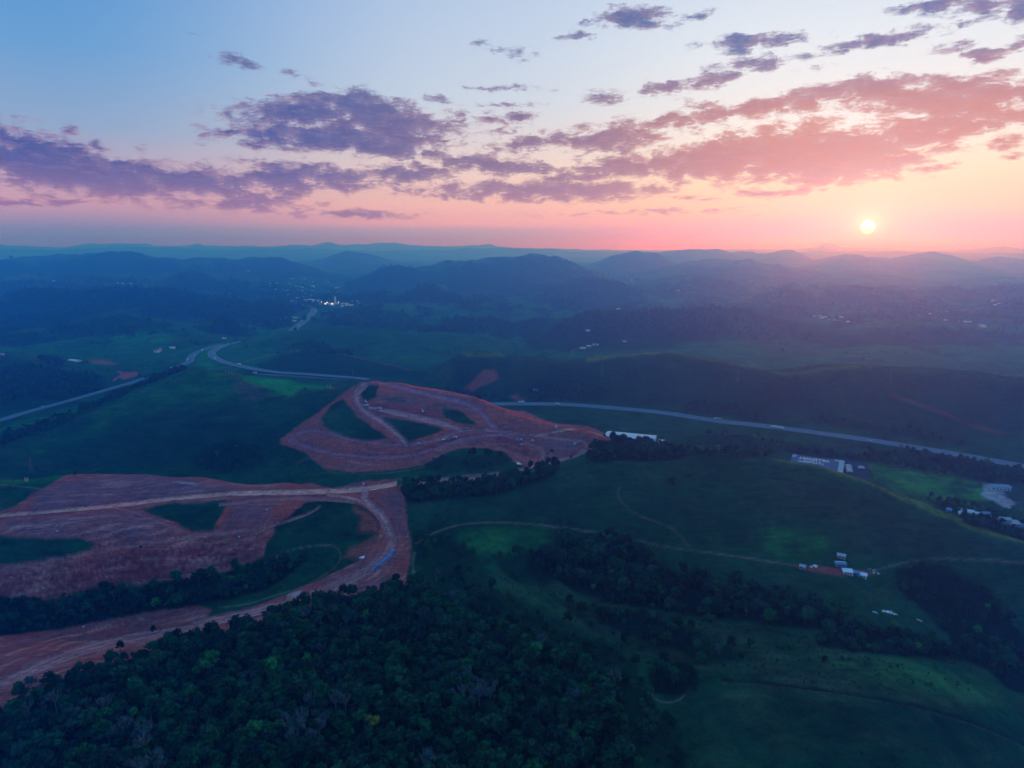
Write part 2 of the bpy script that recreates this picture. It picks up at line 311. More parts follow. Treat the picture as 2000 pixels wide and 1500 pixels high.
# ------------------------------------------------------------------ far crests (traced, each at its own distance)
CRESTS = [
 (6000, .15, [(-200, 506), (0, 500), (100, 497), (180, 488), (215, 486), (262, 492), (350, 500), (420, 500), (500, 502), (560, 509), (620, 522), (690, 548)]),
 (4700, .12, [(-200, 525), (0, 532), (80, 536), (200, 528), (330, 526), (460, 535), (540, 545), (620, 560)]),
 (8500, .12, [(470, 527), (560, 516), (610, 508), (650, 495), (675, 488), (692, 490), (740, 500), (790, 512), (870, 527)]),
 (5200, .15, [(660, 548), (700, 534), (745, 523), (800, 516), (840, 512), (870, 503), (920, 501), (960, 502), (1010, 499), (1035, 501), (1062, 506), (1090, 505), (1112, 514), (1140, 524), (1190, 540)]),
 (7500, .12, [(1110, 526), (1160, 511), (1205, 493), (1232, 485), (1262, 487), (1285, 490), (1312, 503), (1370, 520)]),
 (10000, .11, [(1260, 503), (1300, 490), (1325, 483), (1350, 484), (1400, 484), (1430, 490), (1480, 497), (1510, 491), (1530, 488), (1560, 495), (1600, 506)]),
 (6300, .13, [(1260, 527), (1335, 508), (1380, 501), (1396, 500), (1440, 508), (1466, 504), (1500, 511), (1580, 532)]),
 (9000, .12, [(1560, 511), (1610, 501), (1650, 494), (1700, 497), (1740, 504), (1790, 494), (1825, 489), (1860, 494), (1905, 506), (1950, 497), (1980, 504), (2100, 508), (2300, 500)]),
 (4300, .10, [(1000, 566), (1080, 546), (1140, 533), (1180, 537), (1240, 556)]),
 (4700, .10, [(1250, 555), (1320, 537), (1360, 534), (1420, 540), (1500, 556)]),
 (4000, .11, [(1470, 572), (1545, 553), (1590, 549), (1650, 557), (1720, 553), (1800, 550), (1900, 553), (2000, 549), (2150, 545), (2300, 555)]),
 (15000, .09, [(-300, 480), (0, 485), (100, 486), (250, 480), (420, 486), (600, 484), (740, 490), (860, 487), (1000, 483), (1120, 489), (1300, 494), (1500, 492), (1700, 490), (1850, 492), (2000, 494), (2300, 490)]),
 (21000, .07, [(-300, 474), (0, 476), (60, 480), (130, 482), (165, 476), (285, 474), (300, 479), (370, 479), (388, 474), (400, 479), (520, 480), (585, 477), (610, 478), (641, 471), (665, 477), (770, 474), (830, 480), (930, 479), (954, 475), (975, 481), (1200, 488), (1400, 487), (1560, 485), (1598, 481), (1612, 473), (1624, 474), (1645, 482), (1800, 489), (1900, 485), (1960, 479), (2010, 485), (2300, 488)]),
 (3350, .12, [(-200, 580), (0, 573), (60, 562), (150, 561), (250, 557), (330, 559), (400, 570), (470, 573), (530, 578), (570, 592), (600, 610)]),
 (3050, .10, [(580, 612), (640, 602), (700, 590), (740, 586), (790, 592), (840, 610), (900, 640), (940, 655)]),
 (3750, .10, [(690, 578), (780, 554), (850, 548), (905, 556), (1000, 572), (1070, 590)]),
 (2560, .10, [(1000, 655), (1050, 640), (1100, 625), (1160, 611), (1200, 604), (1290, 600), (1400, 602), (1470, 618), (1540, 652), (1610, 690)]),
 (3000, .10, [(1420, 640), (1480, 617), (1510, 612), (1560, 622), (1660, 645), (1720, 655)]),
 (2350, .10, [(1640, 668), (1700, 645), (1780, 630), (1850, 636), (1920, 655), (2000, 680)]),
 (3300, .11, [(1820, 618), (1900, 597), (1950, 580), (2000, 562), (2120, 552), (2300, 560)]),
 (1765, .045, [(440, 726), (500, 709), (560, 690), (620, 683), (690, 693), (750, 708), (810, 722)]),
 (2080, .06, [(470, 666), (520, 652), (560, 642), (650, 633), (750, 641), (830, 654), (900, 653), (975, 654), (1020, 672), (1060, 688)]),
 (2480, .07, [(50, 648), (110, 628), (180, 612), (250, 606), (330, 614), (430, 620), (490, 642)]),
 (2080, .045, [(210, 664), (270, 652), (320, 648), (350, 655), (390, 670)]),
 (1640, .05, [(-200, 680), (-80, 684), (0, 688), (100, 700), (150, 711), (200, 726), (240, 742)]),
 (2050, .08, [(1860, 715), (1930, 695), (2000, 672), (2100, 660), (2300, 665)]),
]
def crest_h(t, s, z):
    out = z.copy()
    for (Y0, w, pl) in CRESTS:
        if 3400 < Y0 < 12000: w = w * .68
        tt = []; zz = []
        for (u, v) in pl:
            x, y, h = at_y(u, v, Y0); tt.append(x / y); zz.append(h)
        tt = np.array(tt); zz = np.array(zz)
        m = (t > tt[0] - .06) & (t < tt[-1] + .06) & (np.abs(s - math.log(Y0)) < w * 2.6)
        if not m.any(): continue
        tm = t[m]
        h = np.interp(tm, tt, zz)
        h -= 0                                                    # crest height along the line
        ends = sstep(tm, tt[0] - .05, tt[0] + .015) * (1 - sstep(tm, tt[-1] - .015, tt[-1] + .05))
        sc = math.log(Y0) + 0.16 * w * perlin(tm * 9, tm * 0 + Y0 * .01, 5)
        d = (s[m] - sc) / np.where(s[m] < sc, w, w * .75)
        d = d * (1 + .25 * perlin(tm * 14, s[m] * 6, int(Y0) % 97))
        prof = np.exp(-d * d) * ends
        zb = out[m]
        cand = zb + np.maximum(h - zb, 0) * prof
        out[m] = np.maximum(zb, cand)
    return out
# ------------------------------------------------------------------ grid
TN = np.concatenate([np.linspace(-1.08, -0.82, 30, endpoint=False), np.linspace(-0.82, 0.82, 680, endpoint=False), np.linspace(0.82, 1.08, 31)])
SN = np.concatenate([np.arange(math.log(100), math.log(250), .009), np.arange(math.log(250), math.log(1800), .0037), np.arange(math.log(1800), math.log(4500), .0045), np.arange(math.log(4500), math.log(30000), .0085)])
NT_, NS_ = len(TN), len(SN)
TT, SS = np.meshgrid(TN, SN)
tf, sf = TT.ravel(), SS.ravel()
YY = np.exp(sf); XX = tf * YY
# base evaluated on a coarser grid, then bilinear: smooth field, no need for every vertex
ct = np.linspace(-1.08, 1.08, 300); cs2 = np.linspace(SN[0], SN[-1] + .01, 420)
CT, CS = np.meshgrid(ct, cs2)
CB = base_h(CT.ravel(), CS.ravel()).reshape(CT.shape)
def bil(G, gx, gy, x, y):
    i = np.clip((x - gx[0]) / (gx[1] - gx[0]), 0, len(gx) - 1.001); j = np.clip((y - gy[0]) / (gy[1] - gy[0]), 0, len(gy) - 1.001)
    i0 = i.astype(int); j0 = j.astype(int); fi = i - i0; fj = j - j0
    return (G[j0, i0] * (1 - fi) + G[j0, i0 + 1] * fi) * (1 - fj) + (G[j0 + 1, i0] * (1 - fi) + G[j0 + 1, i0 + 1] * fi) * fj
def bicubic_base(t, s): return bil(CB, ct, cs2, t, s)
ZB = bicubic_base(tf, sf)
ZB = crest_h(tf, sf, ZB)
# highways: pixel polyline, half width in metres, ground height
HWY = {
 'right': ([(930, 790), (1000, 789), (1100, 790), (1200, 797), (1300, 807), (1400, 822), (1500, 833), (1600, 846), (1700, 860), (1800, 876), (1900, 893), (2000, 911), (2150, 938)], 11.0, 4.5),
 'main': ([(720, 741), (690, 738), (640, 734), (600, 731), (550, 728), (510, 723), (470, 715), (440, 708), (420, 699), (413, 691), (420, 683), (436, 676), (452, 671), (470, 668)], 9.5, 9.0),
 'loop': ([(470, 666), (452, 670), (425, 675), (400, 682), (382, 690), (372, 699), (370, 706), (358, 712), (335, 722)], 9.0, 9.0),
 'lower': ([(720, 744), (640, 739), (560, 734), (510, 731), (475, 729)], 5.0, 6.0),
 'left': ([(285, 737), (262, 746), (230, 755), (200, 764), (130, 784), (60, 803), (0, 821), (-120, 858)], 8.0, 3.5),
 'far': ([(570, 646), (582, 637), (598, 624), (610, 612), (613, 606), (607, 600), (594, 596), (578, 591), (566, 586)], 13.0, 17.0),
}
def chain(p, n=12):
    p = np.array(p, float); q = []
    for k in range(len(p) - 1):
        a = p[max(k - 1, 0)]; b = p[k]; c = p[k + 1]; d = p[min(k + 2, len(p) - 1)]
        for i in range(n):
            x = i / n
            q.append(.5 * ((2 * b) + (-a + c) * x + (2 * a - 5 * b + 4 * c - d) * x * x + (-a + 3 * b - 3 * c + d) * x ** 3))
    q.append(p[-1]); return np.array(q)
ROADW = {}
for k, (pl, hw, z) in HWY.items():
    ROADW[k] = (chain([at_z(u, v, z) for u, v in pl], 10), hw)
def seg_dist(x, y, line):
    best = np.full(len(x), 1e9); zz = np.zeros(len(x)); side = np.zeros(len(x))
    for a, b in zip(line[:-1], line[1:]):
        dx, dy = b[0] - a[0], b[1] - a[1]; l2 = dx * dx + dy * dy + 1e-9
        k = np.clip(((x - a[0]) * dx + (y - a[1]) * dy) / l2, 0, 1)
        ex = x - (a[0] + k * dx); ey = y - (a[1] + k * dy); d = np.hypot(ex, ey)
        m = d < best
        best[m] = d[m]; 
        if len(a) > 2: zz[m] = (a[2] + k * (b[2] - a[2]))[m]
        side[m] = np.sign(dx * ey - dy * ex)[m]
    return best, zz, side
# hill detail: rounded hills with gullies; amplitude grows with distance
damp = np.ones(len(YY))
for k, (ln, hw) in ROADW.items():
    m = (XX > ln[:, 0].min() - 120) & (XX < ln[:, 0].max() + 120) & (YY > ln[:, 1].min() - 120) & (YY < ln[:, 1].max() + 120)
    d, _, _ = seg_dist(XX[m], YY[m], ln)
    damp[m] = np.minimum(damp[m], sstep(d, hw + 2, hw + 110))
def billow(x, y, L_, seed): return np.abs(perlin(x / L_, y / L_, seed)) * 2.0 - 0.55
far1 = sstep(YY, 1500, 3800)
wx = XX + 60 * perlin(XX / 400, YY / 400, 91); wy = YY + 60 * perlin(XX / 400, YY / 400, 92)
amp_near = 0.25 + 0.75 * sstep(YY, 800, 1500)
det = (0.8 + 4.6 * amp_near) * billow(wx, wy, 170, 21) + (0.5 + 2.4 * amp_near) * billow(wx, wy, 70, 22) + 0.5 * perlin(XX / 24, YY / 24, 23)
det += sstep(YY, 1250, 1900) * 11 * billow(wx, wy, 300, 31) * (1 - far1)
det += far1 * (44 * billow(wx, wy, 620, 24) + 18 * billow(wx, wy, 290, 25) + 8 * billow(wx, wy, 120, 28)) * (1 - .35 * sstep(YY, 9000, 16000))
det += sstep(YY, 5000, 9000) * 26 * billow(wx, wy, 1500, 26)
vil = sstep(tf, -.40, -.35) * (1 - sstep(tf, -.22, -.17)) * sstep(YY, 2700, 3100) * (1 - sstep(YY, 4600, 5200))
det += sstep(YY, 1850, 2400) * (1 - sstep(YY, 4600, 6500)) * (1 - vil) * (34 * billow(wx, wy, 430, 33) + 10 * billow(wx, wy, 190, 34))
ZZ = ZB + det * damp
for k, (ln, hw) in ROADW.items():
    m = (XX > ln[:, 0].min() - 60) & (XX < ln[:, 0].max() + 60) & (YY > ln[:, 1].min() - 60) & (YY < ln[:, 1].max() + 60)
    d, z, _ = seg_dist(XX[m], YY[m], ln)
    w = 1 - sstep(d, hw + 1, hw + 26)
    ZZ[m] = ZZ[m] * (1 - w) + z * w
# levelled pads for the buildings
PADS = [(1620, 906, 3.5, 60), (1240, 858, 17, 45), (1955, 952, 3.2, 40)]
for (u, v, z, r) in PADS:
    px_, py_, _ = at_z(u, v, z)
    d = np.hypot(XX - px_, YY - py_); w = 1 - sstep(d, r, r + 25)
    ZZ = ZZ * (1 - w) + z * w
# ------------------------------------------------------------------ surface cover (what grows or lies where)
UU, VV = project(XX, YY, ZZ)
JX = 2.2 * perlin(XX / 9, YY / 9, 41) + 5.0 * perlin(XX / 34, YY / 34, 42)
JY = 1.6 * perlin(XX / 9, YY / 9, 43) + 2.6 * perlin(XX / 34, YY / 34, 44)
def pmask(poly, ymin=0, ymax=1e9, soft=2.5, rough=1.0):
    poly = np.array(poly, float)
    out = np.zeros(len(UU))
    pad = soft + 8 * rough
    m = (YY > ymin) & (YY < ymax) & (UU > poly[:, 0].min() - pad) & (UU < poly[:, 0].max() + pad) & (VV > poly[:, 1].min() - pad) & (VV < poly[:, 1].max() + pad)
    if not m.any(): return out
    x = UU[m] + JX[m] * rough; y = VV[m] + JY[m] * rough
    ins = np.zeros(len(x), bool); best = np.full(len(x), 1e9)
    for a, b in zip(poly, np.roll(poly, -1, 0)):
        dx, dy = b - a
        k = np.clip(((x - a[0]) * dx + (y - a[1]) * dy) / (dx * dx + dy * dy + 1e-9), 0, 1)
        best = np.minimum(best, np.hypot(x - a[0] - k * dx, y - a[1] - k * dy))
        c = (a[1] > y) != (b[1] > y)
        if abs(dy) > 1e-9: ins ^= c & (x < dx * (y - a[1]) / dy + a[0])
    sd = np.where(ins, best, -best)
    out[m] = sstep(sd, -soft, soft)
    return out
def pstroke(line, wid, ymin=0, ymax=1e9, soft=1.2, rough=.3):
    line = np.array(line, float)
    if not np.isscalar(wid): line = np.column_stack([line, wid])
    line = chain(line, 6)
    out = np.zeros(len(UU)); W = (wid if np.isscalar(wid) else max(wid))
    pad = W + 6
    m = (YY > ymin) & (YY < ymax) & (UU > line[:, 0].min() - pad) & (UU < line[:, 0].max() + pad) & (VV > line[:, 1].min() - pad) & (VV < line[:, 1].max() + pad)
    if not m.any(): return out
    x = UU[m] + JX[m] * rough; y = VV[m] + JY[m] * rough
    d, w, _ = seg_dist(x, y, line)
    hw = (w if not np.isscalar(wid) else wid) * .5
    out[m] = 1 - sstep(d, hw - soft * .5, hw + soft)
    return out
COLR = np.zeros((len(XX), 3))
def setc(c): COLR[:] = c
def lay(m, c, k=1.0):
    c = np.array(c); mm = (np.clip(m, 0, 1) * k)[:, None]
    COLR[:] = COLR * (1 - mm) + c * mm
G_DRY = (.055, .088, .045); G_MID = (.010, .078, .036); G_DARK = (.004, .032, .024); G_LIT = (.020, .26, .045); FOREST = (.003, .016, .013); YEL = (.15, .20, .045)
S_BASE = (.42, .09, .078); S_RED = (.50, .085, .06); S_LITE = (.85, .37, .30); S_DARK = (.27, .045, .055); S_LILAC = (.47, .19, .19)
na = fbm(XX / 130, YY / 130, 51, 4); nb = fbm(XX / 38, YY / 38, 55, 4); nc = fbm(XX / 700, YY / 700, 57, 3); nd = fbm(XX / 9.0, YY / 9.0, 58, 3)
setc(G_MID)
lay(sstep(na, -.1, .5), G_DARK, .55)
lay(sstep(nb, .0, .6), G_DRY, .40)
# far woods, in valleys and on some hills
Z2 = ZZ.reshape(NS_, NT_)
gyy = (np.roll(Z2, -8, 0) - np.roll(Z2, 8, 0)) / (np.roll(YY.reshape(Z2.shape), -8, 0) - np.roll(YY.reshape(Z2.shape), 8, 0) + 1e-6)
gyy[:8] = 0; gyy[-8:] = 0
aspect = np.clip(gyy.ravel() * 3.0, -1, 1)              # woods on slopes turned from the sun; their dark colour also paints slope shade
wood = sstep(nc * .8 + .6 * na + .25 * nb + .9 * aspect, .06, .24) * sstep(YY, 1700, 2600)
lay(sstep(YY, 1300, 2000) * (1 - wood) * np.clip(.8 + 1.2 * na, 0, 1), (.020, .20, .065), .75)
lay(wood, FOREST, .92)
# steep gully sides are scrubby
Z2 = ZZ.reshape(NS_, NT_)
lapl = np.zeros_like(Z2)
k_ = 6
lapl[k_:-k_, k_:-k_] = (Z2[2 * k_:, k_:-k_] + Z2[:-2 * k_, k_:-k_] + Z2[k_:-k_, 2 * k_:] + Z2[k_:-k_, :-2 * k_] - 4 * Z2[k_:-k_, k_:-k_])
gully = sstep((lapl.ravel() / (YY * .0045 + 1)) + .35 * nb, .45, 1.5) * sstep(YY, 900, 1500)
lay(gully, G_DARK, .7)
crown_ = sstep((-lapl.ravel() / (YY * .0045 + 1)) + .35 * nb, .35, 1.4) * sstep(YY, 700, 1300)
lay(crown_ * (1 - wood), G_DRY, .55)  # dry grass on convex crests, also painting in light on the hilltops
WOODS = []          # (mask, density spacing m) used again to plant the trees
# --- pasture tones; YEL strips along the crests paint in low sunlight
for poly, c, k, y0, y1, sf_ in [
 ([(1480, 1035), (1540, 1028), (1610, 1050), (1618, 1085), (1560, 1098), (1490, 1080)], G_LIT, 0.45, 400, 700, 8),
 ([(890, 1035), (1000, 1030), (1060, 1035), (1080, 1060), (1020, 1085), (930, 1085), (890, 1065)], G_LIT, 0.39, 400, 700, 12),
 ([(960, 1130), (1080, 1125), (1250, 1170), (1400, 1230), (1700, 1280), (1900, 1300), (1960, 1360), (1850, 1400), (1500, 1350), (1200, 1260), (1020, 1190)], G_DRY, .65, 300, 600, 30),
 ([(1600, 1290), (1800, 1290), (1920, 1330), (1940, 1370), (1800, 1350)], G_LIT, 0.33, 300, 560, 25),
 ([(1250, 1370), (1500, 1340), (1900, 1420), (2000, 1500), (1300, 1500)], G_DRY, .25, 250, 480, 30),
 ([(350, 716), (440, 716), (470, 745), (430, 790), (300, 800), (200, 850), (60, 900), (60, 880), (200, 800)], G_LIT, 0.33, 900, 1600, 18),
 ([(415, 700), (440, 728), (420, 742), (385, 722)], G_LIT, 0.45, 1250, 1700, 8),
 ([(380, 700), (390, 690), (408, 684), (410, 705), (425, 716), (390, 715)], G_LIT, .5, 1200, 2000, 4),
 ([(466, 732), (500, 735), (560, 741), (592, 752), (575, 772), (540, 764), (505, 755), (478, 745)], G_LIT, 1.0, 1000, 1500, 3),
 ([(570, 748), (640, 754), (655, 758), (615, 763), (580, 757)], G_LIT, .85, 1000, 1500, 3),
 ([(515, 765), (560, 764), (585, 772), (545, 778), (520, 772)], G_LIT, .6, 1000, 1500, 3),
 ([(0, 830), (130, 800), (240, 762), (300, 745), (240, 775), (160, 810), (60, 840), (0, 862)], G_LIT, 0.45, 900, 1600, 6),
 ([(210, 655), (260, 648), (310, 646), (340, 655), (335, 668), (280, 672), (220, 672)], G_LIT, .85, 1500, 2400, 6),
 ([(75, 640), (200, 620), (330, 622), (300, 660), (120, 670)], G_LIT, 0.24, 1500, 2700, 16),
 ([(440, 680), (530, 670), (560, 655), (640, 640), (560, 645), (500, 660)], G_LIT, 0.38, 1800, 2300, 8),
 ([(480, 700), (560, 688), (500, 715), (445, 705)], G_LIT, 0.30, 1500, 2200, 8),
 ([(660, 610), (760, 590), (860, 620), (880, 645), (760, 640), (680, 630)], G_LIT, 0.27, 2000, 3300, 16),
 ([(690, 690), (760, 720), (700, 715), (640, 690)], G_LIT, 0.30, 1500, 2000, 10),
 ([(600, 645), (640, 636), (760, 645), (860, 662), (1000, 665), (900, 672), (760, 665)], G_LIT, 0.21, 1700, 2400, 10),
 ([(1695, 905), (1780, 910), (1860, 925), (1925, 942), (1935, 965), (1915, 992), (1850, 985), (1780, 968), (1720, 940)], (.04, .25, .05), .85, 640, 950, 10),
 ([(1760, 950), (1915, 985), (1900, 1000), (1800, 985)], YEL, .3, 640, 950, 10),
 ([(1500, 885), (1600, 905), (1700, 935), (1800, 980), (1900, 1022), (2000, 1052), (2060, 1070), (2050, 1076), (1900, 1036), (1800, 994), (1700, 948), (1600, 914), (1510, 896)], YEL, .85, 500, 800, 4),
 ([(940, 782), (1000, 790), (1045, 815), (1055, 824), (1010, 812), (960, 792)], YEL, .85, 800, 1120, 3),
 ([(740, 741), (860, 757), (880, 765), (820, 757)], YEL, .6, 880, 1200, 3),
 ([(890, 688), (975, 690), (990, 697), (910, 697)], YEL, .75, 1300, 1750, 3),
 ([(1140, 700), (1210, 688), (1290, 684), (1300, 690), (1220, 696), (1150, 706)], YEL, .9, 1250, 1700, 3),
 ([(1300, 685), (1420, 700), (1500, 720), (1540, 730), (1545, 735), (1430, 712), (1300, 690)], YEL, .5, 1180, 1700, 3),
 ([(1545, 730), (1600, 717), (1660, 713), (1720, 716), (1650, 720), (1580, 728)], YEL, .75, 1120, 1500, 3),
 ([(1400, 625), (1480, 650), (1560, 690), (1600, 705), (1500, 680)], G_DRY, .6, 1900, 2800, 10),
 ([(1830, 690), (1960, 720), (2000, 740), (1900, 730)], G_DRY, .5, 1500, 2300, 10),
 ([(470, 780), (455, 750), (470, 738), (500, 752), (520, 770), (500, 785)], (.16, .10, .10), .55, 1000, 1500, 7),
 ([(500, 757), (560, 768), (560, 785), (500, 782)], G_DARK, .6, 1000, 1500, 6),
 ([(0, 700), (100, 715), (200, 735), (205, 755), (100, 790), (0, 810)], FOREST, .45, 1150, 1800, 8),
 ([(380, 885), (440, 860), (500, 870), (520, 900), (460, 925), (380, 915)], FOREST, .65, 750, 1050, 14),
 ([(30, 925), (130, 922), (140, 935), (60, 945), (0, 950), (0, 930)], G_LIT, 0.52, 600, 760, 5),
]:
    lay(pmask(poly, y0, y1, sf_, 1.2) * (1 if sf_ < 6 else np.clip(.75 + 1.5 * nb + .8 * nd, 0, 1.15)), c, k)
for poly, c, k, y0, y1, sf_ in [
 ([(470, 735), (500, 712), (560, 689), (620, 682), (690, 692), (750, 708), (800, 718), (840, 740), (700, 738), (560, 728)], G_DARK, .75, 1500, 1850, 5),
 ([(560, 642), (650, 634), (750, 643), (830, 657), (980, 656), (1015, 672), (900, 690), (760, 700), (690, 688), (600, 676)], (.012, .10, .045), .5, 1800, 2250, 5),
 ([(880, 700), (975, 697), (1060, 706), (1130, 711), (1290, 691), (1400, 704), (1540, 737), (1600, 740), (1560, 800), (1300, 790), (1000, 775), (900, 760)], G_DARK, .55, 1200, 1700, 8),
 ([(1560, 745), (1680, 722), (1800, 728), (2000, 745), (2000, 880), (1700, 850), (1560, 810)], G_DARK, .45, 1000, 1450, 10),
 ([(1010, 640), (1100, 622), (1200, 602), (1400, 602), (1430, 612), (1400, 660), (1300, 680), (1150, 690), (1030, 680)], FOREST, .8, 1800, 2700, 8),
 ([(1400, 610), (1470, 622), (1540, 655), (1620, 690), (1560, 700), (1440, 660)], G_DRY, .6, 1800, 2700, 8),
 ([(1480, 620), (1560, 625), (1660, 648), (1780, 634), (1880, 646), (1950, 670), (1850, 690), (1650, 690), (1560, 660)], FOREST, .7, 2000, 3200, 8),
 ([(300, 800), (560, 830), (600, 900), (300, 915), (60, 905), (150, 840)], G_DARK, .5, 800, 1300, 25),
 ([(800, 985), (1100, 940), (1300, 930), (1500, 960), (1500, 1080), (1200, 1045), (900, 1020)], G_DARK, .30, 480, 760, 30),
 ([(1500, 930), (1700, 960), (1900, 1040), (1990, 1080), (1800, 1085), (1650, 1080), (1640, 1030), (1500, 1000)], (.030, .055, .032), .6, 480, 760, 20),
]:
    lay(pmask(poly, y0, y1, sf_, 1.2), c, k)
# --- wood polygons (photo pixels) with distance window, tree spacing, tree kind
WP = [
 ('forest', [(-60, 1420), (0, 1388), (60, 1352), (100, 1334), (170, 1308), (250, 1290), (300, 1262), (330, 1240), (385, 1240), (430, 1245), (490, 1222), (560, 1200), (600, 1188), (680, 1166), (745, 1150), (800, 1146), (860, 1158), (930, 1180), (990, 1220), (1060, 1255), (1150, 1285), (1205, 1340), (1225, 1400), (1240, 1500), (1250, 1640), (-60, 1640)], 180, 500, 5.4),
 ('gully', [(-40, 1185), (0, 1182), (60, 1180), (120, 1168), (150, 1152), (200, 1150), (260, 1155), (300, 1142), (420, 1122), (540, 1100), (600, 1092), (570, 1120), (520, 1150), (440, 1172), (400, 1180), (330, 1188), (250, 1203), (120, 1226), (0, 1242), (-40, 1250)], 400, 640, 5.4),
 ('woods', [(1035, 1085), (1090, 1062), (1150, 1045), (1215, 1052), (1270, 1088), (1330, 1122), (1400, 1142), (1500, 1150), (1590, 1178), (1650, 1205), (1640, 1225), (1600, 1228), (1520, 1222), (1450, 1214), (1380, 1208), (1290, 1190), (1200, 1178), (1120, 1158), (1085, 1130), (1040, 1108)], 400, 680, 7.4),
 ('slope', [(1150, 1285), (1205, 1330), (1225, 1400), (1240, 1520), (1345, 1520), (1330, 1420), (1285, 1385), (1240, 1300)], 250, 500, 8.5),
 ('slope', [(850, 1150), (1000, 1160), (1150, 1235), (1250, 1300), (1150, 1290), (1060, 1258), (990, 1222), (930, 1182)], 300, 520, 8.5),
 ('slope', [(1090, 1170), (1200, 1190), (1400, 1260), (1500, 1275), (1350, 1300), (1180, 1250)], 300, 600, 12),
 ('thicket', [(1170, 1190), (1260, 1200), (1350, 1225), (1380, 1262), (1330, 1270), (1290, 1262), (1220, 1240), (1170, 1215)], 380, 600, 7.5),
 ('thicket', [(1590, 1243), (1640, 1228), (1740, 1226), (1810, 1245), (1868, 1272), (1880, 1290), (1840, 1288), (1760, 1280), (1660, 1272), (1600, 1262)], 380, 560, 6.5),
 ('thicket', [(1270, 1300), (1330, 1290), (1365, 1310), (1360, 1350), (1320, 1362), (1275, 1350)], 330, 480, 7.0),
 ('ravine', [(1745, 1110), (1850, 1105), (1930, 1160), (1990, 1230), (2040, 1300), (2040, 1380), (1980, 1360), (1930, 1310), (1880, 1290), (1850, 1240), (1800, 1190), (1755, 1150)], 380, 640, 7.0),
 ('row', [(778, 962), (785, 944), (830, 944), (900, 942), (960, 934), (1020, 922), (1080, 908), (1092, 912), (1080, 930), (1020, 950), (960, 968), (880, 975), (800, 980), (782, 978)], 560, 780, 6.0),
 ('row', [(1148, 885), (1165, 868), (1200, 862), (1260, 866), (1320, 876), (1345, 886), (1330, 896), (1260, 905), (1180, 908), (1150, 900)], 700, 960, 6.5),
 ('row', [(1345, 880), (1500, 885), (1545, 890), (1545, 899), (1500, 897), (1345, 890)], 700, 900, 9.0),
 ('slope', [(810, 1045), (860, 1022), (900, 1028), (890, 1060), (930, 1090), (960, 1130), (940, 1165), (880, 1160), (830, 1130), (808, 1090)], 450, 660, 9.5),
 ('slope', [(950, 1080), (1035, 1080), (1085, 1130), (1060, 1150), (990, 1130)], 420, 640, 9.0),
 ('mid', [(0, 862), (0, 850), (60, 832), (130, 812), (210, 780), (270, 752), (310, 735), (360, 716), (365, 722), (330, 735), (280, 756), (200, 792), (100, 838), (0, 874)], 900, 1700, 8.5),
 ('mid', [(0, 715), (60, 712), (120, 722), (190, 730), (205, 745), (190, 765), (120, 785), (60, 775), (0, 790)], 1150, 1800, 15.0),
 ('mid', [(70, 692), (120, 700), (130, 716), (90, 714)], 1400, 1800, 9.0),
 ('mid', [(90, 645), (130, 632), (200, 640), (270, 640), (262, 652), (200, 655), (170, 650), (120, 650)], 1900, 2500, 11.0),
 ('mid', [(0, 655), (70, 650), (60, 668), (0, 676)], 1700, 2500, 12.0),
 ('mid', [(560, 678), (610, 664), (690, 690), (690, 697), (640, 690)], 1700, 2100, 14.0),
 ('mid', [(1690, 885), (1760, 876), (1850, 893), (1960, 908), (2040, 930), (2040, 965), (1960, 945), (1880, 938), (1800, 922), (1700, 904)], 780, 1080, 8.5),
 ('mid', [(1545, 878), (1600, 884), (1690, 892), (1700, 904), (1620, 892), (1550, 888)], 900, 1100, 8.5),
 ('mid', [(1780, 968), (1830, 975), (1880, 985), (1960, 1008), (2040, 1030), (2040, 1042), (1960, 1030), (1900, 1010), (1840, 992)], 620, 860, 8.0),
 ('mid', [(1880, 1008), (1960, 1035), (2040, 1060), (2040, 1072), (1960, 1045), (1880, 1020)], 570, 720, 7.0),
 ('mid', [(1340, 850), (1440, 850), (1530, 862), (1640, 880), (1560, 886), (1420, 876), (1340, 866)], 900, 1250, 13.0),
 ('mid', [(1330, 785), (1420, 790), (1480, 805), (1490, 822), (1420, 812), (1340, 802)], 1150, 1400, 11.0),
 ('mid', [(1040, 750), (1120, 745), (1190, 762), (1180, 785), (1090, 780), (1030, 785)], 1250, 1600, 13.0),
 ('mid', [(870, 760), (960, 770), (1030, 782), (980, 786), (900, 772)], 1250, 1600, 12.0),
 ('mid', [(1590, 825), (1760, 850), (1900, 880), (2040, 905), (2040, 893), (1900, 866), (1760, 836), (1600, 812)], 980, 1250, 14.0),
 ('mid', [(380, 885), (440, 860), (500, 870), (520, 900), (460, 925), (380, 915)], 750, 1050, 13.0),
 ('mid', [(820, 905), (870, 890), (960, 885), (1000, 900), (960, 915), (860, 925)], 650, 830, 13.0),
 ('ridge', [(0, 668), (0, 600), (120, 592), (250, 588), (430, 592), (560, 590), (575, 610), (570, 640), (500, 632), (470, 622), (400, 612), (250, 603), (120, 618), (60, 645)], 2300, 3200, 17.0),
 ('ridge', [(690, 642), (760, 640), (830, 650), (1000, 653), (1060, 662), (1000, 640), (850, 638)], 2150, 2800, 17.0),
 ('ridge', [(422, 612), (440, 618), (472, 640), (490, 656), (472, 656), (442, 634)], 2250, 2900, 14.0),
 ('ridge', [(1120, 618), (1200, 600), (1290, 597), (1400, 600), (1440, 612), (1380, 640), (1250, 650), (1120, 660), (1060, 660)], 1950, 2700, 19.0),
]
for kind, poly, y0, y1, sp in WP:
    m = pmask(poly, y0, y1, 4, 1.4)
    lay(m, FOREST, .9 if sp < 8 else .5)
    WOODS.append((kind, m, sp))
lay(pmask([(0, 562), (250, 557), (560, 580), (560, 600), (0, 610)], 2700, 3600, 8), FOREST, .5)
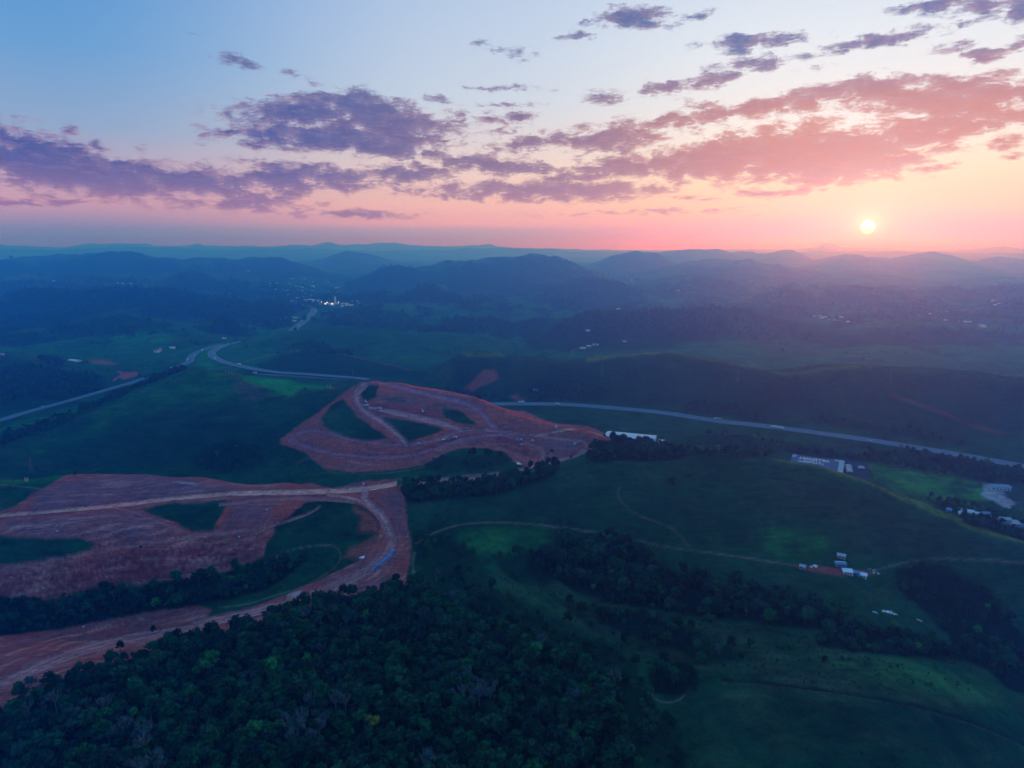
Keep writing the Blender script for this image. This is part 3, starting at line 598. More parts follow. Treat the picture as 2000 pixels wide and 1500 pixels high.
# --- bare earth
D1 = [(-60, 1255), (0, 1243), (120, 1228), (250, 1205), (330, 1190), (385, 1183), (415, 1191), (402, 1203), (470, 1193), (560, 1160), (650, 1120), (700, 1095), (737, 1060), (742, 1030), (728, 1000), (700, 985), (650, 976), (600, 980), (560, 1010), (538, 1025), (535, 1045), (522, 1060), (515, 1085), (470, 1110), (400, 1125), (300, 1140), (180, 1146), (120, 1165), (0, 1178), (-60, 1190),
      (-60, 1000), (0, 1000), (30, 988), (60, 966), (100, 945), (150, 915), (300, 915), (360, 922), (480, 930), (640, 940), (785, 936), (782, 955), (795, 1000), (803, 1060), (800, 1100), (790, 1140), (740, 1152), (650, 1172), (560, 1198), (430, 1237), (320, 1262), (250, 1288), (100, 1334), (0, 1390), (-60, 1420)]
d1 = pmask(D1, 250, 720, 1.6, 1.5)
for isl in ([(272, 992), (330, 984), (445, 977), (432, 1002), (420, 1036), (380, 1040), (340, 1022), (300, 1005)],
            [(-60, 1045), (0, 1045), (60, 1052), (150, 1050), (200, 1066), (160, 1080), (60, 1098), (-60, 1108)]):
    d1 = d1 * (1 - pmask(isl, 250, 720, 3.5, 1.6))
d1 = np.maximum(d1, .75 * pmask([(684, 1070), (735, 1048), (744, 1075), (705, 1096), (672, 1090)], 400, 600, 6, 2))
d1 = np.maximum(d1, .6 * pmask([(690, 990), (725, 1003), (742, 1040), (702, 1040), (705, 1010)], 400, 640, 6, 2))
D2 = [(545, 855), (580, 835), (610, 815), (640, 790), (688, 758), (705, 746), (745, 738), (800, 742), (870, 752), (950, 770), (1005, 792), (1050, 815), (1090, 828), (1150, 832), (1182, 848), (1200, 855), (1195, 861), (1166, 860), (1155, 876), (1120, 896), (1060, 911), (1035, 914), (1000, 900), (985, 882), (950, 875), (900, 875), (860, 889), (830, 908), (780, 916), (730, 920), (690, 924), (640, 915), (618, 903), (600, 885), (575, 876), (550, 868)]
d2 = pmask(D2, 720, 1200, 1.6, 1.1)
for isl in ([(625, 820), (648, 792), (670, 778), (682, 792), (700, 815), (740, 842), (762, 858), (715, 860), (680, 856), (650, 845), (632, 832)],
            [(742, 814), (800, 821), (858, 835), (868, 841), (800, 864), (788, 862), (762, 835)],
            [(865, 797), (900, 802), (935, 831), (890, 826), (866, 815)],
            [(702, 752), (738, 752), (735, 775), (712, 786), (706, 770)]):
    d2 = d2 * (1 - pmask(isl, 760, 1200, 2.5, 1.1))
weeds = pmask([(730, 768), (800, 772), (870, 790), (900, 800), (860, 798), (760, 788)], 760, 1200, 6) * sstep(nb, -.2, .3) * .6 + pmask([(1060, 840), (1150, 845), (1140, 862), (1080, 858)], 760, 1000, 5) * sstep(nd, -.2, .3) * .5
d2 = d2 * (1 - np.clip(weeds, 0, 1))
misc = np.maximum.reduce([
 pmask([(908, 758), (928, 738), (946, 722), (966, 722), (975, 740), (948, 752), (918, 762)], 1250, 1600, 3, 1.5) * .8,
 pmask([(998, 772), (1010, 768), (1022, 782), (1005, 784)], 1250, 1600, 4, 1.5) * .5,
 pmask([(232, 736), (240, 728), (268, 727), (272, 731), (262, 736), (240, 740)], 1300, 1700, 2),
 pmask([(170, 703), (200, 702), (235, 710), (215, 714), (180, 710)], 1400, 1900, 3) * .6,
 pmask([(640, 753), (665, 748), (668, 756), (645, 762)], 1000, 1300, 3) * .7,
 pmask([(1545, 1102), (1600, 1106), (1650, 1110), (1700, 1116), (1705, 1124), (1640, 1125), (1580, 1115)], 440, 620, 2, .7) * .8,
 pstroke([(1740, 770), (1790, 788), (1850, 810), (1900, 830), (1960, 848), (2030, 866)], 6, 1000, 1350, 3) * .35,
 pstroke([(640, 795), (660, 780), (690, 757)], 3, 950, 1200) * .9,
 pstroke([(222, 743), (230, 737), (238, 730), (232, 725)], 3, 1300, 1700),
])
dirt = np.maximum.reduce([d1, d2, misc])
lay(dirt, S_BASE, 1.0)
lay(dirt * sstep(na + .5 * nb, -.1, .5), S_RED, .6)
lay(dirt * sstep(nb, .05, .5) , (.20, .10, .14), .35)
lay(dirt * sstep(nd, .15, .6), (.24, .13, .14), .4)
# grey-violet weathered slopes
for poly, y0, y1, k in [([(70, 960), (150, 935), (300, 925), (480, 955), (440, 962), (230, 985), (60, 1000)], 500, 720, .7), ([(0, 1020), (270, 995), (360, 1040), (250, 1060), (60, 1050)], 450, 720, .6),
    ([(735, 965), (780, 958), (795, 1010), (800, 1060), (775, 1045), (765, 1010)], 480, 700, .6), ([(450, 985), (540, 985), (520, 1020), (440, 1030)], 480, 700, .6), ([(720, 775), (790, 768), (900, 800), (860, 800)], 800, 1200, .6),
    ([(1060, 860), (1150, 850), (1120, 885), (1065, 895)], 700, 1000, .6), ([(400, 1240), (560, 1175), (700, 1140), (790, 1120), (740, 1150), (560, 1198)], 380, 560, .5)]:
    lay(pmask(poly, y0, y1, 8, 1.5) * dirt, (.19, .10, .145), k)
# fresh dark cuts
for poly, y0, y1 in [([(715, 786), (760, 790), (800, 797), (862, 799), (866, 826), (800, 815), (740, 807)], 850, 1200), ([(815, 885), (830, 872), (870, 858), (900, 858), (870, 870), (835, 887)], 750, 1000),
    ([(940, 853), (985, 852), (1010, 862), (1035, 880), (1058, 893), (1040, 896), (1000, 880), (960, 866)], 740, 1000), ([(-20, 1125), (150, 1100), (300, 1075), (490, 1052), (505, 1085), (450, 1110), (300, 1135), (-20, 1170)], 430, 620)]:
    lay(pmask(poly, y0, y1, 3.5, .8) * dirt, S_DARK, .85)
# excavation steps: bands that follow the bench lines, with real relief
def bands(guide, poly, y0, y1, freq, amp, col, k):
    m = pmask(poly, y0, y1, 5, .8) * dirt
    idx = m > .02
    if not idx.any(): return
    d, _, sd = seg_dist(UU[idx], VV[idx], chain(np.array(guide, float), 4))
    s = perlin(d * freq + 2.0 * perlin(UU[idx] / 90, VV[idx] / 30, 66), UU[idx] / 160, 67) + .6 * perlin(d * freq * 2.3, UU[idx] / 60, 68)
    ZZ[idx] += amp * s * m[idx]
    mm = np.zeros(len(UU)); mm[idx] = sstep(s, .0, .55) * m[idx]
    lay(mm, col, k)
bands([(-60, 1122), (150, 1088), (300, 1062), (520, 1030)], [(-40, 1120), (150, 1092), (300, 1068), (520, 1040), (515, 1090), (300, 1140), (-40, 1175)], 420, 640, .2, 1.5, S_LILAC, .85)
bands([(560, 865), (620, 882), (700, 897), (760, 895), (830, 882), (900, 860), (980, 850), (1060, 880)], [(560, 868), (620, 884), (700, 899), (830, 884), (900, 862), (980, 856), (1060, 900), (1030, 910), (1000, 900), (950, 875), (860, 889), (780, 916), (690, 924), (620, 903)], 720, 1000, .34, 1.4, S_LILAC, .8)
bands([(-60, 1340), (120, 1278), (380, 1222), (560, 1172), (700, 1112), (765, 1060)], D1, 250, 560, .14, .5, S_LITE, .5)
bands([(0, 1015), (230, 995), (420, 970), (700, 962)], [(0, 1000), (150, 915), (640, 940), (640, 975), (0, 1080)], 480, 720, .14, .35, S_LITE, .3)
bands([(740, 748), (900, 785), (960, 830)], D2, 760, 1200, .22, .4, S_LILAC, .35)
# worn tracks on the bare earth
TR = np.zeros(len(UU))
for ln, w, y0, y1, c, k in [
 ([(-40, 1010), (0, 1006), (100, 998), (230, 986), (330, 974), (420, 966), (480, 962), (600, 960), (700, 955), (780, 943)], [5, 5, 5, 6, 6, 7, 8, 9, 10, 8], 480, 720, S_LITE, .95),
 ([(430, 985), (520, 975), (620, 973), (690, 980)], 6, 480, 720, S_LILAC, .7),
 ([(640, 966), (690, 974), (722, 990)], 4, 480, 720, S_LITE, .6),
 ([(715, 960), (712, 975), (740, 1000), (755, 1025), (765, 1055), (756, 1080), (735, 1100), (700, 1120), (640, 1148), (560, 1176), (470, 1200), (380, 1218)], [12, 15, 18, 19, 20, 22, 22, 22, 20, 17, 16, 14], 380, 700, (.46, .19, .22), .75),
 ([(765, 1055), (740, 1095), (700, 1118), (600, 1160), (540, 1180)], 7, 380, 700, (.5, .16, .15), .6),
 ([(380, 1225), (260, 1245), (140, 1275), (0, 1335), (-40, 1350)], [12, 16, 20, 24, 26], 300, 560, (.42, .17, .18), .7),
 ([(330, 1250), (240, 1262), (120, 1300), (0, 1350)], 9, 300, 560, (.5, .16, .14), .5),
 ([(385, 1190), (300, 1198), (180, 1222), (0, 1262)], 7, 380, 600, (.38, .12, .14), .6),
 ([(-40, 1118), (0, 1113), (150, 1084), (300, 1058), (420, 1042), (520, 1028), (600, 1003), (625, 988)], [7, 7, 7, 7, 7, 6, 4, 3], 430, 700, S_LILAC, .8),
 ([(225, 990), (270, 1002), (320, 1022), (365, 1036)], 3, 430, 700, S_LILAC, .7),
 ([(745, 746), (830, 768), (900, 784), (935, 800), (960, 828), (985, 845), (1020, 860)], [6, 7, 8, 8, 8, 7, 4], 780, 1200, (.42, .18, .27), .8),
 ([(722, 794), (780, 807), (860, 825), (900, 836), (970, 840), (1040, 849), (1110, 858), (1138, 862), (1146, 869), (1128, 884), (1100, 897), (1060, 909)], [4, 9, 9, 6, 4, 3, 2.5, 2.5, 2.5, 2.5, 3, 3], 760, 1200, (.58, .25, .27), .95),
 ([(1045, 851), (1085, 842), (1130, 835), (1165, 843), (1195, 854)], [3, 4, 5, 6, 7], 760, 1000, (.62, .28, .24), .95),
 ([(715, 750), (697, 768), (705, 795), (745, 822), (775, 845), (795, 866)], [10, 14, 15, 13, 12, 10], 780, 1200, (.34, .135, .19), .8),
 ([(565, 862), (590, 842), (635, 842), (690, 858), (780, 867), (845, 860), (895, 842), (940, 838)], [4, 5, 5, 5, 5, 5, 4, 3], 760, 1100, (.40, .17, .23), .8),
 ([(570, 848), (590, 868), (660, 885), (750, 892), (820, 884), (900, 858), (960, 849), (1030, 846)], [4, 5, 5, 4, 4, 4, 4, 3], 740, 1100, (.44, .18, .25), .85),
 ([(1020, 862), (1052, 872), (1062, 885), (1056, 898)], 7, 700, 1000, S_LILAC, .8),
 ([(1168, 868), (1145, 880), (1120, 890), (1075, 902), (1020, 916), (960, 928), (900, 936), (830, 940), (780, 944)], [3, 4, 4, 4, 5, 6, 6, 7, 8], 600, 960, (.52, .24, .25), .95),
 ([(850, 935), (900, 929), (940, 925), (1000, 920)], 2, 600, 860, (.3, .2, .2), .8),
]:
    m = pstroke(ln, w, y0, y1, 1.6, .35)
    TR = np.maximum(TR, m * k)
    if k > .6: ZZ -= (1.1 if y0 < 700 else 1.8) * m
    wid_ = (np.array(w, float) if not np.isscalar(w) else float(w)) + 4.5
    lay(np.clip(pstroke(ln, wid_, y0, y1, 2.0, 1.0) - m, 0, 1) * dirt, S_DARK, .5)  # dark rim beside each track: bank shade painted into the soil colour
    lay(m, c, k)
    if (np.max(w) if not np.isscalar(w) else w) > 10:      # ruts
        for off in (-.28, .05, .3):
            l2 = np.array(ln, float) + np.array([off * 8, off * (w if np.isscalar(w) else np.mean(w))])
            lay(pstroke(l2, 1.6, y0, y1, 1.5, .5), S_LITE, .5)
lay(dirt * sstep(fbm(XX / 3.5, YY / 14, 71, 3), .2, .7), S_RED, .25)
# pale worn spots and the tarpaulin-white scar of lime
lay(pmask([(560, 1160), (590, 1152), (585, 1160), (560, 1168)], 380, 560, 2), (.6, .45, .45), .6)
lay(pmask([(345, 942), (390, 943), (380, 946), (350, 945)], 560, 720, 1.5), (.6, .45, .45), .6)
# footpaths and farm tracks
C_PATH = (.21, .165, .13)
for ln, w, y0, y1, k in [
 ([(812, 1062), (850, 1040), (895, 1026), (950, 1021), (1040, 1024), (1150, 1038), (1230, 1053), (1300, 1068), (1400, 1081), (1480, 1093), (1550, 1104)], 2.6, 420, 720, .75),
 ([(1346, 1072), (1325, 1045), (1306, 1028), (1262, 1012), (1228, 995), (1212, 978), (1206, 962), (1212, 951)], 1.8, 480, 760, .6),
 ([(1350, 1072), (1330, 1046), (1310, 1030)], 1.6, 480, 760, .5),
 ([(810, 1080), (806, 1098), (808, 1118), (818, 1132), (828, 1141)], 4.0, 400, 660, .8),
 ([(1700, 1120), (1730, 1108), (1780, 1096), (1850, 1091), (1920, 1094), (2040, 1101)], 4.0, 420, 660, .7),
 ([(516, 1100), (560, 1078), (600, 1068), (645, 1065), (665, 1078), (662, 1098), (640, 1118), (590, 1146), (540, 1162), (480, 1180), (425, 1187)], 1.8, 380, 640, .7),
 ([(580, 905), (612, 892), (622, 905), (650, 922), (700, 926), (770, 922), (830, 912)], 1.5, 700, 900, .5),
 ([(0, 946), (60, 952), (100, 958)], 2.5, 500, 720, .7),
 ([(1275, 1345), (1275, 1358), (1290, 1370), (1320, 1370), (1338, 1358)], 2.5, 300, 480, .7),
 ([(1820, 915), (1835, 925), (1832, 935)], 2.5, 640, 950, .0),
 ([(1692, 902), (1705, 920), (1710, 935)], 2.0, 640, 960, .6),
 ([(1118, 694), (1118, 684), (1130, 680), (1150, 678), (1165, 674)], 2.2, 1700, 2400, .8),
 ([(0, 545), (60, 540), (110, 548), (200, 556), (300, 560)], 1.5, 3000, 5200, .4),
 ([(30, 534), (80, 543), (180, 551), (320, 556)], 1.5, 3000, 5200, .4),
 ([(380, 567), (455, 574)], 1.4, 2800, 5200, .5),
 ([(1560, 615), (1620, 622), (1680, 632), (1740, 625), (1820, 612), (1850, 607), (1900, 604), (1960, 590)], 2.0, 2600, 5200, .5),
 ([(1820, 640), (1830, 618), (1860, 607)], 1.6, 2600, 5200, .5),
 ([(410, 700), (460, 735), (480, 760), (500, 785)], 3, 1000, 1500, .25),
 ([(430, 720), (540, 690), (600, 683), (640, 686), (720, 703), (800, 722)], 1.8, 1500, 2000, .45),
 ([(540, 664), (580, 676), (620, 684)], 1.6, 1600, 2200, .3),
]:
    lay(pstroke(ln, w, y0, y1, 1.3, .5), C_PATH, k)
# drainage terrace in the lower right pasture: a real step
TER = [(1412, 1328), (1480, 1333), (1600, 1346), (1700, 1362), (1800, 1382), (1900, 1410), (1960, 1435), (2030, 1470)]
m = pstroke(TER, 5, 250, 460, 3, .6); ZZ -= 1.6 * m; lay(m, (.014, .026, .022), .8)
TER2 = [(u, v + 6) for u, v in TER]
m = pstroke(TER2, 3, 250, 460, 2, .6); ZZ += .8 * m; lay(m, (.12, .10, .08), .35)
# crop rows
m = pmask([(1485, 1036), (1540, 1028), (1612, 1050), (1616, 1084), (1560, 1096), (1490, 1080)], 400, 700, 4, 1)
s_ = np.sin(YY * 2.2 + 4 * perlin(XX / 20, YY / 20, 72)) * m; ZZ += .25 * s_; lay(np.clip(s_, 0, 1), (.02, .05, .03), .35)
# clearing, store yard
lay(pmask([(1922, 945), (1950, 948), (1962, 965), (1985, 985), (1960, 992), (1930, 975), (1918, 965)], 640, 900, 3, 1.3), (.50, .44, .50), .9)
lay(pmask([(1900, 940), (2040, 955), (2040, 1000), (1990, 990), (1960, 965), (1920, 945)], 640, 900, 8, 1.3), (.10, .13, .16), .5)
lay(pmask([(1644, 896), (1696, 902), (1698, 918), (1690, 938), (1642, 925)], 700, 1000, 1.5, .2), (.05, .07, .11), 1.0)
# mottling
lay(sstep(nd, .0, .7) * (1 - dirt), G_DARK, .35)
lay(sstep(-nd - nb * .4, .2, .8) * (1 - dirt) * (1 - TR), G_DRY, .3)
# ------------------------------------------------------------------ terrain meshes
FI = np.arange((NS_ - 1) * (NT_ - 1))
r_ = FI // (NT_ - 1); c_ = FI % (NT_ - 1)
v00 = r_ * NT_ + c_
QUADS = np.stack([v00, v00 + 1, v00 + NT_ + 1, v00 + NT_], 1)
fd = dirt[QUADS].mean(1); ft = TR[QUADS].mean(1); fy = YY[QUADS].mean(1)
lab = np.zeros(len(QUADS), int)
lab[fy > 4600] = 3
lab[fd > .5] = 1
lab[(ft > .45)] = 2
# mesh normals shared across the pieces
Zg = ZZ.reshape(NS_, NT_); Xg = XX.reshape(NS_, NT_); Yg = YY.reshape(NS_, NT_)
Pg = np.stack([Xg, Yg, Zg], -1)
du_ = np.gradient(Pg, axis=1); dv_ = np.gradient(Pg, axis=0)
NRM = np.cross(du_, dv_); NRM /= np.linalg.norm(NRM, axis=-1, keepdims=True)
NRM = NRM.reshape(-1, 3)
def sub_mesh(name, sel, mat):
    q = QUADS[sel]
    used = np.unique(q); mp = np.full(len(XX), -1); mp[used] = np.arange(len(used))
    me = bpy.data.meshes.new(name)
    me.vertices.add(len(used)); me.vertices.foreach_set('co', np.stack([XX[used], YY[used], ZZ[used]], 1).astype(np.float32).ravel())
    me.loops.add(len(q) * 4); me.loops.foreach_set('vertex_index', mp[q].astype(np.int32).ravel())
    me.polygons.add(len(q)); me.polygons.foreach_set('loop_start', np.arange(0, len(q) * 4, 4, dtype=np.int32))
    me.update(calc_edges=True)
    me.polygons.foreach_set('use_smooth', np.ones(len(q), bool))
    at = me.attributes.new('cover', 'FLOAT_COLOR', 'POINT')
    at.data.foreach_set('color', np.concatenate([COLR[used], np.clip(dirt[used], 0, 1)[:, None]], 1).astype(np.float32).ravel())
    me.normals_split_custom_set_from_vertices(NRM[used].tolist()) if name != 'hills' and len(used) < 300000 else None
    me.materials.append(mat)
    o = bpy.data.objects.new(name, me); COL.objects.link(o)
    o['kind'] = 'structure'
    return o
# ---- terrain material
def new_mat(name):
    global nt
    m = bpy.data.materials.new(name); m.use_nodes = True; nt = m.node_tree; nt.nodes.clear()
    return m
def out_principled(colr, rough=.9, spec=.15, bump=None, bstr=.3, bdist=.1, **kw):
    b = N('ShaderNodeBsdfPrincipled'); o = N('ShaderNodeOutputMaterial'); L(b.outputs[0], o.inputs[0])
    if isinstance(colr, tuple): b.inputs['Base Color'].default_value = colr
    else: L(colr, b.inputs['Base Color'])
    b.inputs['Roughness'].default_value = rough; b.inputs['Specular IOR Level'].default_value = spec
    for k, v in kw.items(): b.inputs[k.replace('_', ' ')].default_value = v
    if bump is not None:
        bn = N('ShaderNodeBump'); bn.inputs['Strength'].default_value = bstr; bn.inputs['Distance'].default_value = bdist
        L(bump, bn.inputs['Height']); L(bn.outputs[0], b.inputs['Normal'])
    return b
def noise(vec, scale, detail=4, rough=.55, dist=0):
    n = N('ShaderNodeTexNoise'); n.inputs['Scale'].default_value = scale; n.inputs['Detail'].default_value = detail
    n.inputs['Roughness'].default_value = rough; n.inputs['Distortion'].default_value = dist
    if vec is not None: L(vec, n.inputs[0])
    return n.outputs[0]
def mapped(scale):
    t = N('ShaderNodeTexCoord'); m = N('ShaderNodeMapping'); m.inputs['Scale'].default_value = scale
    L(t.outputs['Object'], m.inputs[0]); return m.outputs[0]
mt_ground = new_mat('ground_cover')
a_ = N('ShaderNodeAttribute'); a_.attribute_name = 'cover'
v1 = mapped((1, 1, 1))
n_a = noise(v1, .9, 6, .65); n_b = noise(v1, .12, 5, .6); n_c = noise(v1, .02, 6, .6)
k1 = mth('ADD', mth('ADD', mth('MULTIPLY', n_a, .9), mth('MULTIPLY', n_b, .7)), mth('MULTIPLY', n_c, .7))
v3 = mapped((.03, .03, .75)); n_d = noise(v3, 1.0, 4, .6)
k1 = mth('MAXIMUM', mth('MULTIPLY_ADD', mth('ADD', k1, mth('MULTIPLY', n_d, .8)), 2.0, -2.12), .25)
mul = N('ShaderNodeVectorMath'); mul.operation = 'SCALE'; L(a_.outputs['Color'], mul.inputs[0]); L(mth('MULTIPLY', k1, .86), mul.inputs['Scale'])
hb = mth('ADD', mth('ADD', mth('MULTIPLY', n_a, .6), mth('MULTIPLY', n_b, 3.5)), mth('MULTIPLY', n_c, 14.0))
out_principled(mul.outputs[0], 1.0, .0, hb, .9, .9)
mt_earth = new_mat('red_earth')
a_ = N('ShaderNodeAttribute'); a_.attribute_name = 'cover'
v1 = mapped((1, 1, 1)); vs1 = mapped((.035, .42, .5)); vs2 = mapped((.4, .05, .4))
n_a = noise(v1, .55, 8, .7); n_b = noise(v1, .09, 6, .65); n_s = noise(vs1, 1.0, 6, .65, .6); n_t = noise(vs2, 1.0, 4, .6, .4)
k1 = mth('ADD', mth('ADD', mth('MULTIPLY', n_a, .8), mth('MULTIPLY', n_b, .7)), mth('ADD', mth('MULTIPLY', n_s, .8), mth('MULTIPLY', n_t, .45)))
k1 = mth('MAXIMUM', mth('MULTIPLY_ADD', k1, 2.2, -2.0), .22)
mul = N('ShaderNodeVectorMath'); mul.operation = 'SCALE'; L(a_.outputs['Color'], mul.inputs[0]); L(mth('MULTIPLY', k1, 1.08), mul.inputs['Scale'])
hb = mth('ADD', mth('ADD', mth('MULTIPLY', n_a, 1.2), mth('MULTIPLY', n_b, 6.0)), mth('ADD', mth('MULTIPLY', n_s, 3.0), mth('MULTIPLY', n_t, 1.5)))
out_principled(mul.outputs[0], .95, .05, hb, 1.0, 1.0)
hills = sub_mesh('hills', lab == 0, mt_ground)
bare = sub_mesh('bare_earth', lab == 1, mt_earth)
trk = sub_mesh('dirt_road', lab == 2, mt_earth)
mts = sub_mesh('mountains', lab == 3, mt_ground)
# ground behind and below the camera
me = bpy.data.meshes.new('ground')
gx = np.linspace(-36500, 36500, 60); gy = np.linspace(-2900, 108, 24)
vv = [(float(x), float(y), 36 + 6 * math.sin(x / 300) * math.cos(y / 230) - (8 if y > 90 else 0)) for y in gy for x in gx]
ff = [(j * 60 + i, j * 60 + i + 1, (j + 1) * 60 + i + 1, (j + 1) * 60 + i) for j in range(23) for i in range(59)]
me.from_pydata(vv, [], ff)
mt_g2 = new_mat('grass_far'); out_principled(mixc(noise(mapped((.02, .02, .02)), 1, 5), (.02, .05, .04, 1), (.05, .08, .05, 1)), .95, .05)
me.materials.append(mt_g2); go = bpy.data.objects.new('ground', me); COL.objects.link(go); go['kind'] = 'structure'
# ------------------------------------------------------------------ ground lookup
def ground(x, y):
    x = np.atleast_1d(np.asarray(x, float)); y = np.atleast_1d(np.asarray(y, float))
    t = x / y; s = np.log(y)
    j = np.clip(np.searchsorted(SN, s) - 1, 0, NS_ - 2); i = np.clip(np.searchsorted(TN, t) - 1, 0, NT_ - 2)
    fi = np.clip((t - TN[i]) / (TN[i + 1] - TN[i]), 0, 1); fj = np.clip((s - SN[j]) / (SN[j + 1] - SN[j]), 0, 1)
    return (Zg[j, i] * (1 - fi) + Zg[j, i + 1] * fi) * (1 - fj) + (Zg[j + 1, i] * (1 - fi) + Zg[j + 1, i + 1] * fi) * fj
_YS = np.exp(np.linspace(math.log(200), math.log(12000), 1500))
def hit(u, v, ymin=0, ymax=1e9):
    """first point of the terrain met by the sight line of a photo pixel"""
    a, dy, dz = ray(u, v)
    ys = _YS[(_YS > ymin) & (_YS < ymax)]
    xs = a / dy * ys; zs = CAMZ + dz / dy * ys
    g = ground(xs, ys); bl = np.nonzero(zs <= g)[0]
    if len(bl) == 0:
        k = len(ys) - 1 if ymax < 1e8 else int(np.argmin(np.abs(zs - g)))
        k = int(np.argmin(zs - g))
        return float(xs[k]), float(ys[k]), float(g[k])
    k = max(bl[0], 1)
    d0 = zs[k - 1] - g[k - 1]; d1_ = g[k] - zs[k]; f = d0 / (d0 + d1_ + 1e-9)
    y = ys[k - 1] + (ys[k] - ys[k - 1]) * f; x = a / dy * y
    return float(x), float(y), float(ground(x, y)[0])
def vis_mask():
    pass
# ------------------------------------------------------------------ haze: even air over the whole scene
me = bpy.data.meshes.new('haze')
hx, hy0, hy1, hz0, hz1 = 37500, -3200, 31500, -60, 470
me.from_pydata([(-hx, hy0, hz0), (hx, hy0, hz0), (hx, hy1, hz0), (-hx, hy1, hz0), (-hx, hy0, hz1), (hx, hy0, hz1), (hx, hy1, hz1), (-hx, hy1, hz1)], [],
               [(0, 3, 2, 1), (4, 5, 6, 7), (0, 1, 5, 4), (1, 2, 6, 5), (2, 3, 7, 6), (3, 0, 4, 7)])
mh = bpy.data.materials.new('haze_air'); mh.use_nodes = True; nt = mh.node_tree; nt.nodes.clear()
pv = N('ShaderNodeVolumePrincipled'); pv.inputs['Color'].default_value = (.033, .33, 1.0, 1); pv.inputs['Density'].default_value = 3.3e-4; pv.inputs['Absorption Color'].default_value = (1, 1, 1, 1)
pv.inputs['Anisotropy'].default_value = 0.77
o_ = N('ShaderNodeOutputMaterial'); L(pv.outputs[0], o_.inputs['Volume'])
me.materials.append(mh); ho = bpy.data.objects.new('haze', me); COL.objects.link(ho); ho['kind'] = 'stuff'; ho['label'] = 'blue evening haze over the valleys'
# ------------------------------------------------------------------ materials for things
MATS = {}
def simple(name, col, rough=.7, spec=.3, var=.12, scale=3.0, metallic=0.0, rnd=0.0):
    m = new_mat(name)
    n = noise(mapped((1, 1, 1)), scale, 4)
    dark = tuple(c * (1 - var * 1.6) for c in col[:3]) + (1,); lite = tuple(min(c * (1 + var), 1) for c in col[:3]) + (1,)
    c = mixc(n, dark, lite)
    if rnd:
        oi = N('ShaderNodeObjectInfo'); k = mth('ADD', mth('MULTIPLY', oi.outputs['Random'], rnd * 2), 1 - rnd)
        sc_ = N('ShaderNodeVectorMath'); sc_.operation = 'SCALE'; L(c, sc_.inputs[0]); L(k, sc_.inputs['Scale']); c = sc_.outputs[0]
    out_principled(c, rough, spec, Metallic=metallic)
    MATS[name] = m; return m
simple('asphalt', (.05, .16, .29), .8, .2, .12, .15)
simple('road_paint', (.72, .72, .72), .6, .3, .1)
simple('gravel_verge', (.06, .08, .05), .9, .1, .3, .3)
simple('white_roof', (.74, .76, .80), .45, .4, .08, .2)
simple('grey_roof', (.34, .38, .44), .5, .4, .12, .2)
simple('blue_roof', (.10, .24, .42), .45, .4, .15, .3)
simple('store_roof', (.06, .12, .20), .9, .2, .12, .08)
simple('fibre_roof', (.38, .44, .50), .7, .2, .25, .5)
simple('tile_roof', (.40, .16, .11), .8, .2, .25, .5)
simple('white_wall', (.72, .72, .72), .8, .2, .12, .4)
simple('pale_wall', (.52, .50, .50), .8, .2, .15, .4)
simple('red_wall', (.42, .10, .08), .8, .2, .15, .4)
simple('blue_wall', (.16, .34, .52), .8, .2, .12, .4)
simple('window_glass', (.03, .05, .08), .12, .6, .1)
simple('dark_gap', (.02, .02, .025), .8, .2, .1)
simple('paint_white', (.76, .77, .80), .35, .5, .05)
simple('paint_blue', (.04, .22, .50), .4, .5, .08)
simple('paint_cyan', (.08, .42, .52), .4, .5, .08)
simple('paint_yellow', (.62, .38, .05), .45, .5, .1)
simple('paint_red', (.45, .06, .05), .4, .5, .1)
simple('rubber', (.02, .02, .022), .85, .2, .1)
simple('steel', (.42, .45, .48), .45, .5, .1, metallic=.4)
simple('pvc_blue', (.03, .30, .70), .4, .5, .12)
simple('tarpaulin', (.82, .80, .84), .6, .3, .06)
simple('wood_pole', (.20, .16, .13), .9, .1, .25)
simple('bark', (.10, .085, .075), .95, .1, .3)
simple('pale_bark', (.24, .25, .25), .95, .1, .3)
def lamp_mat(name, c, s):
    m = new_mat(name); e = N('ShaderNodeEmission'); e.inputs[0].default_value = c; e.inputs[1].default_value = s
    o = N('ShaderNodeOutputMaterial'); L(e.outputs[0], o.inputs[0]); MATS[name] = m
simple('pylon_steel', (.13, .16, .18), .7, .2, .1)
lamp_mat('lamp_lit', (1, .92, .85, 1), 26.0); lamp_mat('lamp_red', (1, .25, .2, 1), 16.0)
def leaf_mat(name, cols, vs=.5):
    m = new_mat(name); oi = N('ShaderNodeObjectInfo')
    g = N('ShaderNodeNewGeometry')
    c = ramp(oi.outputs['Random'], [(i / (len(cols) - 1), k + (1,)) for i, k in enumerate(cols)])
    n = noise(mapped((1, 1, 1)), vs, 3)
    n2 = noise(mapped((1, 1, 1)), 2.2, 2)
    k = mth('ADD', mth('MULTIPLY', mth('ADD', n, mth('MULTIPLY', n2, .6)), 3.4), -1.65)
    s = N('ShaderNodeVectorMath'); s.operation = 'SCALE'; L(c, s.inputs[0]); L(mth('MULTIPLY', mth('MAXIMUM', k, .18), 1.05), s.inputs['Scale'])
    out_principled(s.outputs[0], .85, .02)
    MATS[name] = m
leaf_mat('leaf_dark', [(.003, .022, .012), (.006, .042, .022), (.014, .085, .036), (.020, .060, .040), (.004, .028, .020), (.010, .095, .032), (.003, .024, .014), (.014, .070, .040)])
leaf_mat('leaf_pale', [(.030, .070, .060), (.060, .085, .080), (.035, .075, .080)])
leaf_mat('leaf_yellow', [(.10, .14, .02), (.13, .16, .025)])
leaf_mat('leaf_lime', [(.02, .15, .04), (.03, .19, .05)])
